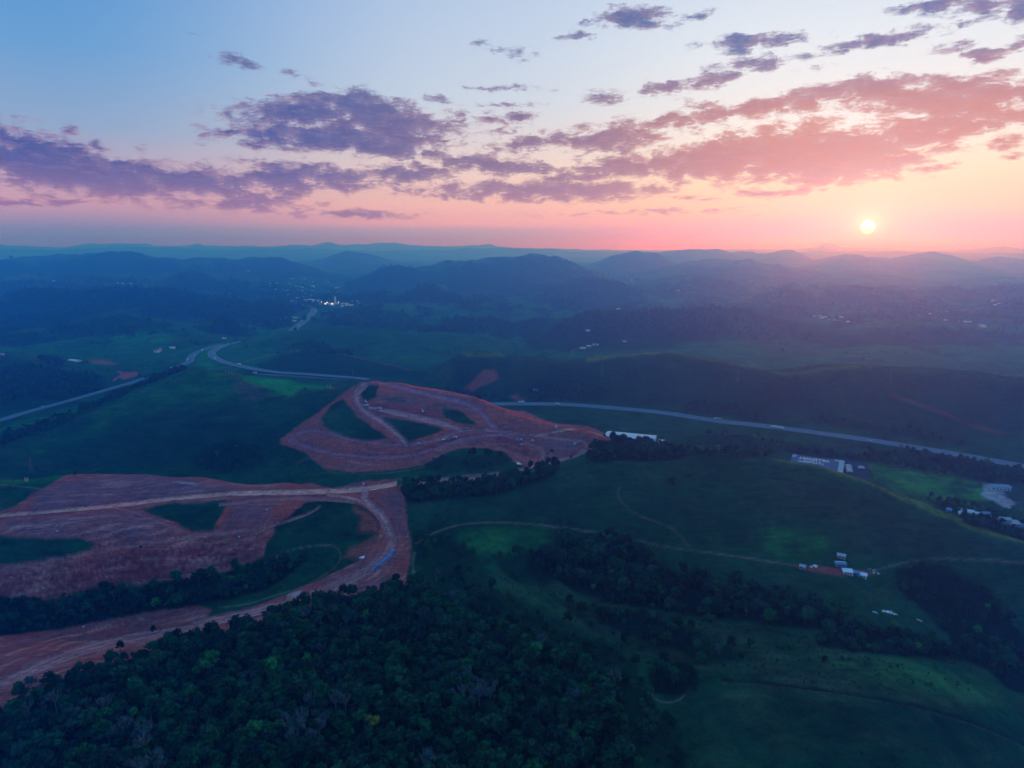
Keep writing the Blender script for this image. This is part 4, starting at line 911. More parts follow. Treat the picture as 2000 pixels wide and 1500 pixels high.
# ------------------------------------------------------------------ object helpers
def tag(o, label=None, cat=None, group=None, kind=None):
    if label: o['label'] = label
    if cat: o['category'] = cat
    if group: o['group'] = group
    if kind: o['kind'] = kind
    return o
def thing(name, label, cat, loc=(0, 0, 0), rz=0, group=None):
    o = bpy.data.objects.new(name, None); o.empty_display_size = .5; COL.objects.link(o)
    o.location = loc; o.rotation_euler = (0, 0, rz); return tag(o, label, cat, group)
def link(name, me, parent=None):
    o = bpy.data.objects.new(name, me); COL.objects.link(o)
    if parent: o.parent = parent
    return o
class MB:
    def __init__(s): s.v = []; s.f = []; s.m = []
    def add(s, vs, fs, mi=0):
        b = len(s.v); s.v += [tuple(map(float, p)) for p in vs]; s.f += [tuple(i + b for i in f) for f in fs]; s.m += [mi] * len(fs); return s
    def box(s, x0, x1, y0, y1, z0, z1, mi=0):
        return s.add([(x0, y0, z0), (x1, y0, z0), (x1, y1, z0), (x0, y1, z0), (x0, y0, z1), (x1, y0, z1), (x1, y1, z1), (x0, y1, z1)],
                     [(0, 3, 2, 1), (4, 5, 6, 7), (0, 1, 5, 4), (1, 2, 6, 5), (2, 3, 7, 6), (3, 0, 4, 7)], mi)
    def prism(s, prof, x0, x1, mi=0, axis='x'):
        n = len(prof)
        if axis == 'x': vs = [(x0, a, b) for a, b in prof] + [(x1, a, b) for a, b in prof]
        else: vs = [(a, x0, b) for a, b in prof] + [(a, x1, b) for a, b in prof]
        fs = [tuple(range(n))[::-1], tuple(range(n, 2 * n))] + [(i, (i + 1) % n, n + (i + 1) % n, n + i) for i in range(n)]
        return s.add(vs, fs, mi)
    def tube(s, a, b, r0, r1=None, n=6, mi=0):
        r1 = r0 if r1 is None else r1
        a = Vector(a); b = Vector(b); d = (b - a).normalized(); u = d.orthogonal().normalized(); w = d.cross(u)
        vs = [a + (u * math.cos(k * 2 * math.pi / n) + w * math.sin(k * 2 * math.pi / n)) * r0 for k in range(n)] + \
             [b + (u * math.cos(k * 2 * math.pi / n) + w * math.sin(k * 2 * math.pi / n)) * r1 for k in range(n)]
        return s.add(vs, [tuple(range(n))[::-1], tuple(range(n, 2 * n))] + [(i, (i + 1) % n, n + (i + 1) % n, n + i) for i in range(n)], mi)
    def mesh(s, name, *mats, smooth=False):
        me = bpy.data.meshes.new(name); me.from_pydata(s.v, [], s.f)
        for m in mats: me.materials.append(MATS[m] if isinstance(m, str) else m)
        me.polygons.foreach_set('material_index', s.m)
        if smooth: me.polygons.foreach_set('use_smooth', [True] * len(s.f))
        me.update(); return me
    def build(s, name, mat, parent=None, smooth=False): return link(name, s.mesh(name, mat, smooth=smooth), parent)
def copy_tree(o, parent=None):
    c = o.copy(); COL.objects.link(c)
    if parent is not None: c.parent = parent
    for ch in list(o.children): copy_tree(ch, c)
    return c
# ------------------------------------------------------------------ highways
def ribbon(name, line, offs, mat, lift, parent=None):
    """strip along a line between two sideways offsets (m)"""
    d = np.diff(line[:, :2], axis=0); L_ = np.concatenate([[0], np.cumsum(np.hypot(d[:, 0], d[:, 1]))])
    n = max(int(L_[-1] / 7), 4); s = np.linspace(0, L_[-1], n)
    x = np.interp(s, L_, line[:, 0]); y = np.interp(s, L_, line[:, 1]); z = np.interp(s, L_, line[:, 2])
    tx = np.gradient(x); ty = np.gradient(y); q = np.hypot(tx, ty); nx, ny = -ty / q, tx / q
    k = max(int(abs(offs[1] - offs[0]) / 3), 1) + 1
    vs = []; fs = []
    for j, o in enumerate(np.linspace(offs[0], offs[1], k)):
        xx = x + nx * o; yy = y + ny * o; zz = np.maximum(z, ground(xx, yy)) + lift
        vs += list(zip(xx, yy, zz))
    for j in range(k - 1):
        for i in range(n - 1): fs.append((j * n + i, j * n + i + 1, (j + 1) * n + i + 1, (j + 1) * n + i))
    m = MB(); m.add(vs, fs); return m.build(name, mat, parent, True)
def highway(key, label):
    ln, hw = ROADW[key]
    if hw > 9.2:
        med = 1.3 if hw < 12.5 else 2.0
        base = ribbon('highway', ln, (-hw - 1.2, hw + 1.2), 'gravel_verge', .25)
        tag(base, label, 'road', None, 'structure')
        for sg in (-1, 1):
            ribbon('carriageway', ln, (sg * med, sg * hw), 'asphalt', .34, base)
            ribbon('edge_line', ln, (sg * (hw - .9), sg * (hw - .3)), 'road_paint', .42, base)
            ribbon('edge_line', ln, (sg * (med + .3), sg * (med + .7)), 'road_paint', .42, base)
    else:
        base = ribbon('highway', ln, (-hw - .8, hw + .8), 'gravel_verge', .25)
        tag(base, label, 'road', None, 'structure')
        ribbon('carriageway', ln, (-hw + .3, hw - .3), 'asphalt', .34, base)
        ribbon('edge_line', ln, (-hw + .6, -hw + 1.1), 'road_paint', .42, base); ribbon('edge_line', ln, (hw - 1.1, hw - .6), 'road_paint', .42, base)
highway('right', 'dual carriageway crossing the valley behind the white warehouse')
highway('main', 'highway carriageway curving round the green hill on the left')
highway('loop', 'upper carriageway curling over the crest of the green hill')
highway('lower', 'lower carriageway beside the main highway left of the earthworks')
highway('left', 'straight road leaving the picture at the left edge')
highway('far', 'highway bending towards the distant factory')
# ------------------------------------------------------------------ buildings
def building(px, z=None, w=12, d=8, h=3.2, rz=None, roof='gable', rm='fibre_roof', wm='white_wall', label='', cat='house', group=None, name='house', wins=0, rise=1.6, ymin=0, ymax=1e9, door=True, loc=None, over=.5):
    if loc is None: x, y, g = hit(px[0], px[1], ymin, ymax)
    else: x, y, g = loc
    if z is not None: x, y, g = at_z(px[0], px[1], z)
    g = min(float(ground(x + dx, y + dy)[0]) for dx in (-w / 3, 0, w / 3) for dy in (-d / 3, 0, d / 3)) - .1 if z is None else g
    rz = rz if rz is not None else random.uniform(-.5, .5)
    t = thing(name, label, cat, (x, y, g), rz, group)
    MB().box(-w / 2, w / 2, -d / 2, d / 2, -1.5, h).build('wall', wm, t)
    r = MB(); e = over
    if roof == 'gable':
        r.prism([(-d / 2 - e, h + .02), (0, h + rise), (d / 2 + e, h + .02), (d / 2 + e, h + .2), (0, h + rise + .2), (-d / 2 - e, h + .2)], -w / 2 - e, w / 2 + e)
        g2 = MB(); g2.prism([(-d / 2 + .02, h), (d / 2 - .02, h), (0, h + rise - .03)], -w / 2 + .05, w / 2 - .05); g2.build('gable', wm, t)
    elif roof == 'shed':
        r.prism([(-d / 2 - e, h + .02), (d / 2 + e, h + rise), (d / 2 + e, h + rise + .18), (-d / 2 - e, h + .2)], -w / 2 - e, w / 2 + e)
        g2 = MB(); g2.prism([(-d / 2 + .02, h), (d / 2 - .02, h), (d / 2 - .02, h + rise * (d - .1) / (d + 2 * e))], -w / 2 + .05, w / 2 - .05); g2.build('gable', wm, t)
    else:
        r.box(-w / 2 - e * .3, w / 2 + e * .3, -d / 2 - e * .3, d / 2 + e * .3, h + .002, h + .35)
    ro = r.build('roof', rm, t)
    for k in range(wins):
        cx = -w / 2 + w * (k + 1) / (wins + 1.0 + (1 if door else 0)); 
        wn_ = MB().box(cx - .6, cx + .6, -d / 2 - .06, -d / 2 + .05, 1.0, 2.1).build('window', 'window_glass', t)
        MB().box(cx - .7, cx + .7, -d / 2 - .12, -d / 2 + .02, .88, .98).build('sill', wm, wn_)
    if wins and door:
        cx = w / 2 - w / (wins + 2.0)
        MB().box(cx - .45, cx + .45, -d / 2 - .05, -d / 2 + .05, 0.0, 2.1).build('door', 'wood_pole', t)
    return t
def axis_rz(a, b, z):
    x0, y0, _ = at_z(a[0], a[1], z); x1, y1, _ = at_z(b[0], b[1], z); return math.atan2(y1 - y0, x1 - x0), math.hypot(x1 - x0, y1 - y0), ((x0 + x1) / 2, (y0 + y1) / 2)
# white warehouse behind the trees
rz, ln_, (mx, my) = axis_rz((1182, 851), (1277, 860), 24)
W, D, H = ln_, 26.0, 7.5
ox, oy = -math.sin(rz) * D / 2, math.cos(rz) * D / 2
t = thing('warehouse', 'long white-roofed warehouse behind the trees on the right of the earthworks', 'warehouse', (mx + ox, my + oy, 16.5), rz)
MB().box(-W / 2, W / 2, -D / 2, D / 2, -1.5, H).build('wall', 'white_wall', t)
MB().prism([(-D / 2 + .02, H), (D / 2 - .02, H), (0, H + 1.9)], -W / 2 + .05, W / 2 - .05).build('gable', 'red_wall', t)
rp = MB().prism([(-D / 2 - .8, H + .02), (0, H + 2.2), (D / 2 + .8, H + .02), (D / 2 + .8, H + .25), (0, H + 2.45), (-D / 2 - .8, H + .25)], -W / 2 - .8, W / 2 + .8).build('roof', 'white_roof', t)
m = MB()
for k in range(23):
    x = -W / 2 + W * (k + .5) / 23
    for sg in (-1, 1): m.add([(x - .12, sg * (D / 2 + .75), H + .27), (x + .12, sg * (D / 2 + .75), H + .27), (x + .12, 0, H + 2.49), (x - .12, 0, H + 2.49)], [(0, 1, 2, 3)])
m.build('roof_rib', 'grey_roof', rp)
for k in range(6):
    x = -W / 2 + W * (k + .5) / 6
    MB().box(x - 2.6, x + 2.6, -D / 2 - .06, -D / 2 + .05, 0, 4.8).build('loading_door', 'grey_roof', t)
MB().box(W / 2 - .05, W / 2 + .07, -4, 4, 0, 5.2).build('end_door', 'red_wall', t)
building((1292, 866), w=9, d=7, h=3.2, rz=rz, roof='shed', rm='white_roof', wm='white_wall', label='small white annex at the right end of the warehouse', cat='shed', name='annex', ymin=850)
building((1304, 869), w=8, d=5, h=3.0, rz=rz + .3, roof='gable', rm='white_roof', wm='white_wall', label='little white hut standing apart to the right of the warehouse annex', cat='hut', name='hut', ymin=850)
# wholesale store with lettering on its flat roof
rz, ln_, (mx, my) = axis_rz((1549, 888), (1649, 901), 11)
W, D, H = ln_, 62.0, 8.0
ox, oy = math.sin(rz) * D / 2, -math.cos(rz) * D / 2
t = thing('store', 'big flat-roofed store with white roof lettering beyond the right hill', 'store', (mx + ox, my + oy, 3.0), rz)
MB().box(-W / 2, W / 2, -D / 2, D / 2, -1.5, H).build('wall', 'pale_wall', t)
rf = MB().box(-W / 2 - .3, W / 2 + .3, -D / 2 - .3, D / 2 + .3, H + .002, H + .4).build('roof', 'store_roof', t)
MB().box(W / 2 - 6, W / 2 + .4, -D / 2 - .2, D / 2 + .2, H + .41, H + .9).build('skylight', 'fibre_roof', t)
MB().box(-W / 2 - .4, -W / 2 + 5, D / 2 - 14, D / 2 + .2, H + .41, H + .9).build('roof_panel', 'blue_roof', t)
MB().box(W / 2 - 12, W / 2 - 6.1, D / 2 - 10, D / 2, H + .41, H + 1.2).build('plant_room', 'blue_roof', t)
def lettering(txt, size, x, y, z, parent, rot, mat='paint_white', sx=1.0):
    cu = bpy.data.curves.new('lettering', 'FONT'); cu.body = txt; cu.size = size; cu.align_x = 'CENTER'; cu.extrude = .06; cu.offset = size * .018
    tmp = bpy.data.objects.new('tmp_text', cu); COL.objects.link(tmp)
    dg = bpy.context.evaluated_depsgraph_get(); dg.update()
    me = bpy.data.meshes.new_from_object(tmp.evaluated_get(dg)); bpy.data.objects.remove(tmp); bpy.data.curves.remove(cu)
    me.materials.clear(); me.materials.append(MATS[mat])
    o = link('roof_lettering', me, parent); o.location = (x, y, z); o.rotation_euler = (0, 0, rot); o.scale = (sx, 1, 1); return o
lettering('VILLEFORT', 13.0, -W / 2 + W * .43, D / 2 - 8, H + .5, t, math.pi, sx=.62)
m = MB(); rr = random.Random(4)
for yy, x0, x1 in ((D / 2 - 23.5, -W * .28, W * .06), (D / 2 - 29, -W * .36, W * .12)):
    x = x0
    while x < x1:
        wv_ = rr.uniform(1.0, 1.9)
        if rr.random() > .12: m.box(x, x + wv_ * .75, yy - 1.6, yy + 1.6 * rr.choice((.5, 1, 1)), H + .44, H + .56)
        x += wv_
m.build('roof_lettering', 'paint_white', t)
for k in range(7):
    x = -W / 2 + W * (k + .5) / 7
    MB().box(x - 3, x + 3, -D / 2 - .07, -D / 2 + .05, 1.0, 4.6).build('window', 'window_glass', t)
# shed on the valley floor at the right edge
rz2, l2, (mx2, my2) = axis_rz((1944, 955), (1972, 956.5), 5)
t = thing('shed', 'blue-roofed shed with a white front wall beside the pale clearing', 'shed', (mx2, my2 + 6, 3.0), rz2)
MB().box(-11, 11, -5.5, 5.5, -1, 4.2).build('wall', 'white_wall', t)
MB().prism([(-6, 4.22), (0, 5.7), (6, 4.22), (6, 4.45), (0, 5.95), (-6, 4.45)], -12, 12).build('roof', 'blue_roof', t)
MB().prism([(-5.4, 4.2), (5.4, 4.2), (0, 5.55)], -10.9, 10.9).build('gable', 'blue_wall', t)
for k in range(5): MB().box(-9.6 + k * 4.2, -7.4 + k * 4.2, -5.56, -5.45, 1.2, 2.6).build('window', 'window_glass', t)
# row of houses at the right edge, in the dip behind the hill
for i, (u, v, w, d, h, rf_, rm, wm, rz, lab, wn_) in enumerate([
  (1889, 1001.5, 13, 4.5, 3, 'gable', 'white_roof', 'white_wall', -.42, 'first long white-roofed house in the row behind the right hill, next to the dark trees', 3),
  (1905, 1005.5, 15, 4.5, 3, 'gable', 'white_roof', 'white_wall', -.42, 'second long white-roofed house, just right of the first in the row behind the hill', 3),
  (1877, 1006, 5, 3, 2.6, 'shed', 'white_roof', 'white_wall', -.5, 'small white shed below the left end of the long white-roofed houses', 0),
  (1853, 999, 5, 4, 2.5, 'shed', 'blue_roof', 'blue_wall', -.2, 'small blue shed peeping over the hill crest left of the house row', 0),
  (1927, 1010, 11, 7, 5.5, 'gable', 'blue_roof', 'blue_wall', -.2, 'tall blue house in the middle of the house row behind the right hill', 3),
  (1921, 1012, 8, 6, 3, 'shed', 'grey_roof', 'pale_wall', -.2, 'low grey lean-to against the front of the tall blue house', 0),
  (1945, 1016, 10, 7, 3.2, 'shed', 'blue_roof', 'blue_wall', -.15, 'low dark blue-roofed house between the tall blue house and the pale one', 2),
  (1960, 1021, 12, 8, 5.5, 'gable', 'grey_roof', 'pale_wall', -.1, 'pale two-storey house with a light grey roof, highest at the right edge', 4),
  (1979, 1025, 11, 8, 3.4, 'shed', 'grey_roof', 'pale_wall', -.12, 'flat pale house directly right of the two-storey one', 3),
  (1997, 1030, 10, 8, 3.4, 'gable', 'blue_roof', 'blue_wall', -.1, 'blue-roofed house cut by the right edge of the picture', 2)]):
    building((u, v), w=w, d=d, h=h, rz=rz, roof=rf_, rm=rm, wm=wm, label=lab, group='houses behind the right hill', ymin=560, ymax=900, wins=wn_)
# farmyard shacks
for (u, v, w, d, h, rf_, rm, wm, rz, lab) in [
  (1643, 1089, 6.5, 3.5, 2.4, 'shed', 'fibre_roof', 'pale_wall', -.5, 'pale tin-roofed shack standing highest on the slope above the farmyard'),
  (1641, 1104, 8.5, 5.5, 2.8, 'gable', 'blue_roof', 'blue_wall', -.15, 'blue-roofed farm shack with a white ridge, second down the slope'),
  (1655, 1119, 7.5, 5.0, 2.8, 'shed', 'white_roof', 'white_wall', -.2, 'bright white-roofed farm shack in the middle of the yard'),
  (1671, 1120, 6.0, 5.0, 2.6, 'gable', 'blue_roof', 'blue_wall', -.5, 'low dark blue shack squeezed between the two white-roofed ones'),
  (1683, 1125, 7.5, 4.0, 2.6, 'shed', 'white_roof', 'white_wall', -.5, 'white-roofed shack at the lower right end of the farmyard'),
  (1567, 1110, 4.5, 3.5, 2.2, 'shed', 'grey_roof', 'pale_wall', -.6, 'small grey hut at the left end of the red farmyard')]:
    t = building((u, v), w=w, d=d, h=h, rz=rz, roof=rf_, rm=rm, wm=wm, label=lab, cat='shack', group='farmyard shacks', name='shack', ymin=440, ymax=640, wins=2, over=.35, rise=.9)
    if 'ridge' in lab: MB().box(-w / 2, w / 2, -.4, .4, h + 1.06, h + 1.16).build('ridge_cap', 'white_roof', t)
# ruins on the spur
def rubble(px, n, r, mat, label, ymin, ymax, cat='rubble'):
    x, y, g = hit(px[0], px[1], ymin, ymax); m = MB(); q = random.Random(int(px[0] * 7 + px[1]))
    for k in range(n):
        a = q.uniform(0, 6.3); rr_ = r * q.random() ** .5; cx, cy_ = rr_ * math.cos(a) * 1.6, rr_ * math.sin(a)
        s = q.uniform(.3, .9); cz_ = float(ground(x + cx, y + cy_)[0]) - g
        c, sn = math.cos(a * 3), math.sin(a * 3); w_ = s * q.uniform(.8, 2); h_ = s * q.uniform(.2, .7); d_ = s
        P8 = [(sx_ * w_, sy2 * d_, sz2) for sz2 in (-.1, h_) for sx_, sy2 in ((-1, -1), (1, -1), (1, 1), (-1, 1))]
        m.add([(cx + p[0] * c - p[1] * sn, cy_ + p[0] * sn + p[1] * c, cz_ + p[2]) for p in P8], [(0, 3, 2, 1), (4, 5, 6, 7), (0, 1, 5, 4), (1, 2, 6, 5), (2, 3, 7, 6), (3, 0, 4, 7)])
    o = m.build('rubble_heap', mat, None); o.location = (x, y, g); tag(o, label, cat); return o
rubble((1730, 1194), 12, 2.6, 'white_wall', 'heap of white rubble on the grassy spur above the ravine', 380, 620)
rubble((1743, 1197), 12, 2.2, 'pale_wall', 'grey rubble heap right beside the white one on the spur', 380, 620)
rubble((1795, 1211), 7, 1.3, 'pale_wall', 'lone pale rubble patch at the edge of the ravine', 380, 620)
rubble((1711, 1197), 5, 1.0, 'paint_cyan', 'small pale blue scrap heap left of the rubble on the spur', 380, 620)
rubble((1706, 1116), 10, 2.8, 'pale_wall', 'scattered junk at the right end of the farmyard beside the track', 440, 640)
rubble((1590, 1107), 6, 1.6, 'white_wall', 'white junk pile on the red earth left of the farm shacks', 440, 640)
rubble((706, 1090), 8, 1.2, 'tarpaulin', 'small pale debris heap inside the bend of the dirt road', 400, 640)
# houses scattered in the middle distance
for (u, v, w, d, h, rm, wm, lab, y0, y1) in [
  (306, 688, 12, 8, 5, 'grey_roof', 'white_wall', 'white farmhouse on the dark slope left of the highway bend', 1500, 2300),
  (313, 686, 6, 6, 7, 'grey_roof', 'pale_wall', 'narrow tall pale tower house touching the white farmhouse', 1500, 2300),
  (337, 680.5, 13, 8, 4, 'white_roof', 'white_wall', 'bright white barn uphill to the right of the farmhouse', 1500, 2300),
  (146, 705, 34, 14, 3, 'white_roof', 'white_wall', 'long low white shed in the hollow at the far left', 1500, 2300),
  (4, 693, 8, 5, 2.5, 'grey_roof', 'pale_wall', 'tiny pale hut on the hill at the left edge', 1400, 2000),
  (438, 662, 12, 7, 4, 'white_roof', 'white_wall', 'small white house beyond the top of the highway bend', 2000, 3000),
  (1149, 647, 14, 9, 5, 'white_roof', 'white_wall', 'white house alone in the dark wood above the winding drive', 2000, 3000),
  (1138, 681, 16, 8, 3.5, 'white_roof', 'white_wall', 'left white farmhouse at the end of the winding drive', 1700, 2400),
  (1150, 677, 12, 7, 3.5, 'white_roof', 'pale_wall', 'middle pale farmhouse of the three above the winding drive', 1700, 2400),
  (1163, 674, 18, 9, 4, 'grey_roof', 'white_wall', 'right and largest farmhouse above the winding drive', 1700, 2400),
  (1220, 668, 12, 7, 3.5, 'grey_roof', 'pale_wall', 'dim grey house in the wood right of the winding drive', 1700, 2500),
  (1046, 763, 8, 6, 3, 'blue_roof', 'blue_wall', 'small blue hut on the dark slope above the highway', 1270, 1700)]:
    building((u, v), w=w, d=d, h=h, rm=rm, wm=wm, label=lab, ymin=y0, ymax=y1, wins=0, over=.6)
# ---- factory and village in the far valley
def block(px, w, d, h, rz, rm, wm, label, cat='factory hall', name='factory_hall', y0=2600, y1=5200, roof='gable', rise=2.5):
    return building(px, w=w, d=d, h=h, rz=rz, roof=roof, rm=rm, wm=wm, label=label, cat=cat, name=name, ymin=y0, ymax=y1, rise=rise, over=1)
block((609, 589), 70, 50, 12, -.5, 'white_roof', 'white_wall', 'big white factory hall left of the lit yard in the far valley')
block((632, 594), 46, 26, 10, -.25, 'white_roof', 'white_wall', 'lower white hall in front of the big one, lit by floodlights')
block((648, 596), 26, 24, 12, .2, 'white_roof', 'white_wall', 'white hall at the foot of the factory tower')
block((668, 593), 66, 22, 9, .05, 'white_roof', 'white_wall', 'long white hall stretching right from the factory tower')
block((682, 597), 36, 12, 6, .1, 'white_roof', 'white_wall', 'low white shed in front of the long factory hall')
block((669, 599), 14, 10, 5, .1, 'white_roof', 'white_wall', 'small white shed below the long factory hall', 'shed', 'shed')
t = block((655, 592), 9, 9, 34, .05, 'white_roof', 'white_wall', 'tall white factory tower between the halls in the far valley', 'tower', 'factory_tower', roof='flat')
block((581, 583), 24, 14, 6, -.1, 'white_roof', 'pale_wall', 'pinkish low hall above the far highway bend', 'hall', 'hall')
block((611, 561), 24, 18, 14, .2, 'white_roof', 'white_wall', 'big white block standing highest in the far village', 'building', 'apartment_block', y1=6500)
vg = 'houses of the far village'
for i, (u, v) in enumerate([(522, 556), (529, 559), (528, 553), (545, 562), (552, 566), (556, 569), (562, 567), (569, 545), (574, 544), (595, 545), (612, 551), (635, 553), (642, 553), (665, 553), (640, 570), (578, 559), (585, 560), (591, 561), (598, 574),
   (607, 576), (572, 581), (592, 580), (563, 576), (657, 563), (663, 561), (668, 559), (658, 570), (587, 554), (600, 568), (590, 568), (594, 571), (688, 589), (698, 588), (701, 593), (540, 553), (549, 556), (603, 556), (622, 562), (538, 566), (576, 552),
   (566, 555), (583, 566), (610, 568), (620, 556), (648, 557), (628, 571)]):
    q = random.Random(i)
    building((u, v), w=q.uniform(9, 17), d=q.uniform(7, 10), h=q.uniform(3, 6), rm=q.choice(['white_roof', 'fibre_roof', 'grey_roof', 'tile_roof']), wm=q.choice(['white_wall', 'pale_wall']),
             label='tiny pale house among the trees of the far village above the factory', group=vg, ymin=2800, ymax=6500, rz=q.uniform(-.8, .8), over=.7)
yg = 'sheds of the truck yard by the far highway'
for i, (u, v) in enumerate([(561, 621.5), (565, 621.5), (568.5, 621), (573, 620.5), (579, 621), (570, 625.5), (575.5, 627.5), (549, 625), (563, 626.5), (543, 622), (555, 624)]):
    q = random.Random(i + 99)
    building((u, v), w=q.uniform(8, 13), d=6, h=q.uniform(3, 4), rm=q.choice(['white_roof', 'blue_roof', 'white_roof']), wm='white_wall', label='small bright shed in the truck yard left of the far highway', cat='shed', name='shed', group=yg, ymin=2000, ymax=3400, rz=q.uniform(-.4, .4))
fg = 'scattered farmhouses on the distant hills'
for i, (u, v) in enumerate([(230, 553), (240, 554), (256, 554), (106, 549), (485, 530), (1600, 618), (1605, 621), (1612, 620), (1622, 625), (1643, 621), (1655, 629), (1818, 613), (1845, 626), (1880, 628), (1889, 629), (1940, 587), (1234, 547), (1324, 568), (1208, 604),
    (1943, 596), (1916, 637), (1920, 639), (1590, 619), (1632, 626), (1952, 593)]):
    q = random.Random(i + 199); big = u in (1880, 1889)
    building((u, v), w=34 if big else q.uniform(11, 19), d=12, h=5, rm=q.choice(['white_roof', 'grey_roof']), wm='white_wall', label='distant pale farmhouse, a speck on the hazy hills', group=fg, ymin=2100, ymax=7000, rz=q.uniform(-.3, .3), over=.7)
# floodlights of the factory
for i, (u, v) in enumerate([(630, 594), (641, 595), (638, 598), (652, 595), (651, 598), (663, 594)]):
    x, y, g = hit(u, v, 2600, 4200)
    t = thing('floodlight', 'lit floodlight mast in the far factory yard, %s from the left' % ['first', 'third', 'second', 'fifth', 'fourth', 'sixth'][i], 'floodlight', (x, y - 16, g), 0, 'lit floodlights of the factory')
    MB().tube((0, 0, 0), (0, 0, 12), .25, .15).build('mast', 'steel', t)
    MB().box(-.9, .9, -.5, .5, 12, 13.2).build('lamp', 'lamp_lit', t)
x, y, g = hit(660, 578, 2600, 5200)
t = thing('radio_mast', 'thin radio mast behind the factory tower', 'mast', (x, y, g)); m = MB()
for sx_, sy2 in ((-1, -1), (1, -1), (0, 1)): m.tube((sx_, sy2, 0), (sx_ * .3, sy2 * .3, 42), .22, .15, 4)
m.build('lattice', 'steel', t)
# ------------------------------------------------------------------ power pylons
def pylon(px, h, label, y0=0, y1=1e9, s=1.0):
    x, y, g = hit(px[0], px[1], y0, y1)
    t = thing('power_pylon', label, 'pylon', (x, y, g), random.uniform(-.3, .3), 'power pylons'); m = MB(); b = h * .12; top = h * .022
    lv = [0, .2, .38, .54, .68, .8, .9, 1.0]
    def c(k, q): r = b + (top - b) * lv[k] ** .8; return (r * (1 if q in (0, 3) else -1), r * (1 if q < 2 else -1), lv[k] * h)
    th = .12 * s
    for q in range(4):
        for k in range(7):
            m.tube(c(k, q), c(k + 1, q), th, th, 4); m.tube(c(k, q), c(k + 1, (q + 1) % 4), th * .6, th * .6, 3); m.tube(c(k + 1, q), c(k + 1, (q + 1) % 4), th * .6, th * .6, 3)
    m.build('lattice', 'pylon_steel', t)
    for z_, w_ in ((.74, .2), (.86, .16), (.97, .11)):
        a = MB()
        for sg in (-1, 1):
            a.tube((0, 0, z_ * h), (sg * w_ * h, 0, z_ * h + .02 * h), th, th * .7, 4); a.tube((0, 0, z_ * h + .05 * h), (sg * w_ * h, 0, z_ * h + .02 * h), th * .7, th * .6, 4)
        a.build('cross_arm', 'pylon_steel', t)
    return t
pylon((62, 924), 20, 'lattice pylon on the grass behind the near earthworks at the left', 600, 900, .8)
pylon((975, 697), 26, 'lattice pylon on the bright crest in the middle of the picture', 1300, 2000)
pylon((1440, 748), 24, 'lattice pylon on the dark slope above the right half of the highway', 1100, 1700)
pylon((1175, 737), 26, 'lattice pylon low on the dark slope above the warehouse', 1150, 1700)
pylon((1738, 750), 24, 'lattice pylon on the ridge above the right end of the highway', 1050, 1500)
pylon((690, 741), 22, 'lattice pylon beside the highway just left of the earthworks', 1300, 1900)
pylon((908, 697), 22, 'lattice pylon left of the one on the bright crest', 1300, 2000)
pylon((1038, 592), 40, 'distant pylon on the hazy wooded hill in the centre', 2600, 5200, 2)
pg = 'short white posts'
for i, (u, v) in enumerate([(639, 751), (643, 752), (646, 751), (49, 940), (52, 941), (55, 940), (441, 727), (447, 728), (453, 729), (459, 731)]):
    y0, y1 = ((1000, 1400), (560, 760), (1200, 1600))[0 if i < 3 else 1 if i < 6 else 2]
    x, y, g = hit(u, v, y0, y1)
    o = MB().tube((0, 0, -.3), (0, 0, 5.5 if i < 3 or i > 5 else 4.2), .2, .16, 5).build('post', 'paint_white' if i < 6 else 'steel', None); o.location = (x, y, g)
    tag(o, ['white post of the trio on the grass above the earthworks', 'pale cyan post of the trio below the left pylon', 'grey post of the four on top of the green hill'][0 if i < 3 else 1 if i < 6 else 2], 'post', [pg, 'posts below the left pylon', 'posts on the green hill'][0 if i < 3 else 1 if i < 6 else 2])
# ------------------------------------------------------------------ vehicles
def wheels(t, xs, yw, r, mat='rubber', w=.35):
    for x in xs:
        for sg in (-1, 1):
            wh = MB().tube((x, sg * yw - sg * w / 2, r), (x, sg * yw + sg * w / 2, r), r, r, 10).build('wheel', mat, t)
            MB().tube((x, sg * (yw + w / 2), r), (x, sg * (yw + w / 2 + .03), r), r * .5, r * .5, 8).build('rim', 'steel', wh)
def truck(label, loc, rz, body='paint_white', cab='paint_white', ln=13.0, group='lorries on the highway'):
    t = thing('truck', label, 'truck', loc, rz, group)
    MB().box(-ln / 2, ln / 2 - 3.0, -1.25, 1.25, 1.2, 4.0).build('trailer', body, t)
    c = MB().prism([(ln / 2 - 2.5, .7), (ln / 2 - .1, .7), (ln / 2, 1.9), (ln / 2 - .35, 3.2), (ln / 2 - 2.5, 3.4)], -1.2, 1.2, axis='y').build('cab', cab, t)
    MB().box(ln / 2 - .3, ln / 2 - .05, -1.0, 1.0, 2.0, 2.9).build('windscreen', 'window_glass', c)
    MB().box(-ln / 2, ln / 2 - .5, -.5, .5, .75, 1.19).build('chassis', 'steel', t)
    wheels(t, (-ln / 2 + 1.2, -ln / 2 + 2.5, ln / 2 - 4.4, ln / 2 - 1.2), 1.05, .5)
    return t
def car(label, loc, rz, paint='paint_white', group='cars on the highway', name='car', s=1.0, cat='car'):
    t = thing(name, label, cat, loc, rz, group); t.scale = (s, s, s)
    MB().prism([(-2.2, .35), (2.2, .35), (2.2, .8), (1.2, .95), (-2.1, .98)], -.85, .85, axis='y').build('body', paint, t)
    MB().prism([(-1.9, .96), (1.15, .94), (.45, 1.48), (-1.4, 1.48)], -.75, .75, axis='y').build('cabin', 'window_glass', t)
    MB().box(-1.35, .4, -.7, .7, 1.485, 1.53).build('roof', paint, t)
    wheels(t, (-1.35, 1.4), .78, .33, w=.2); return t
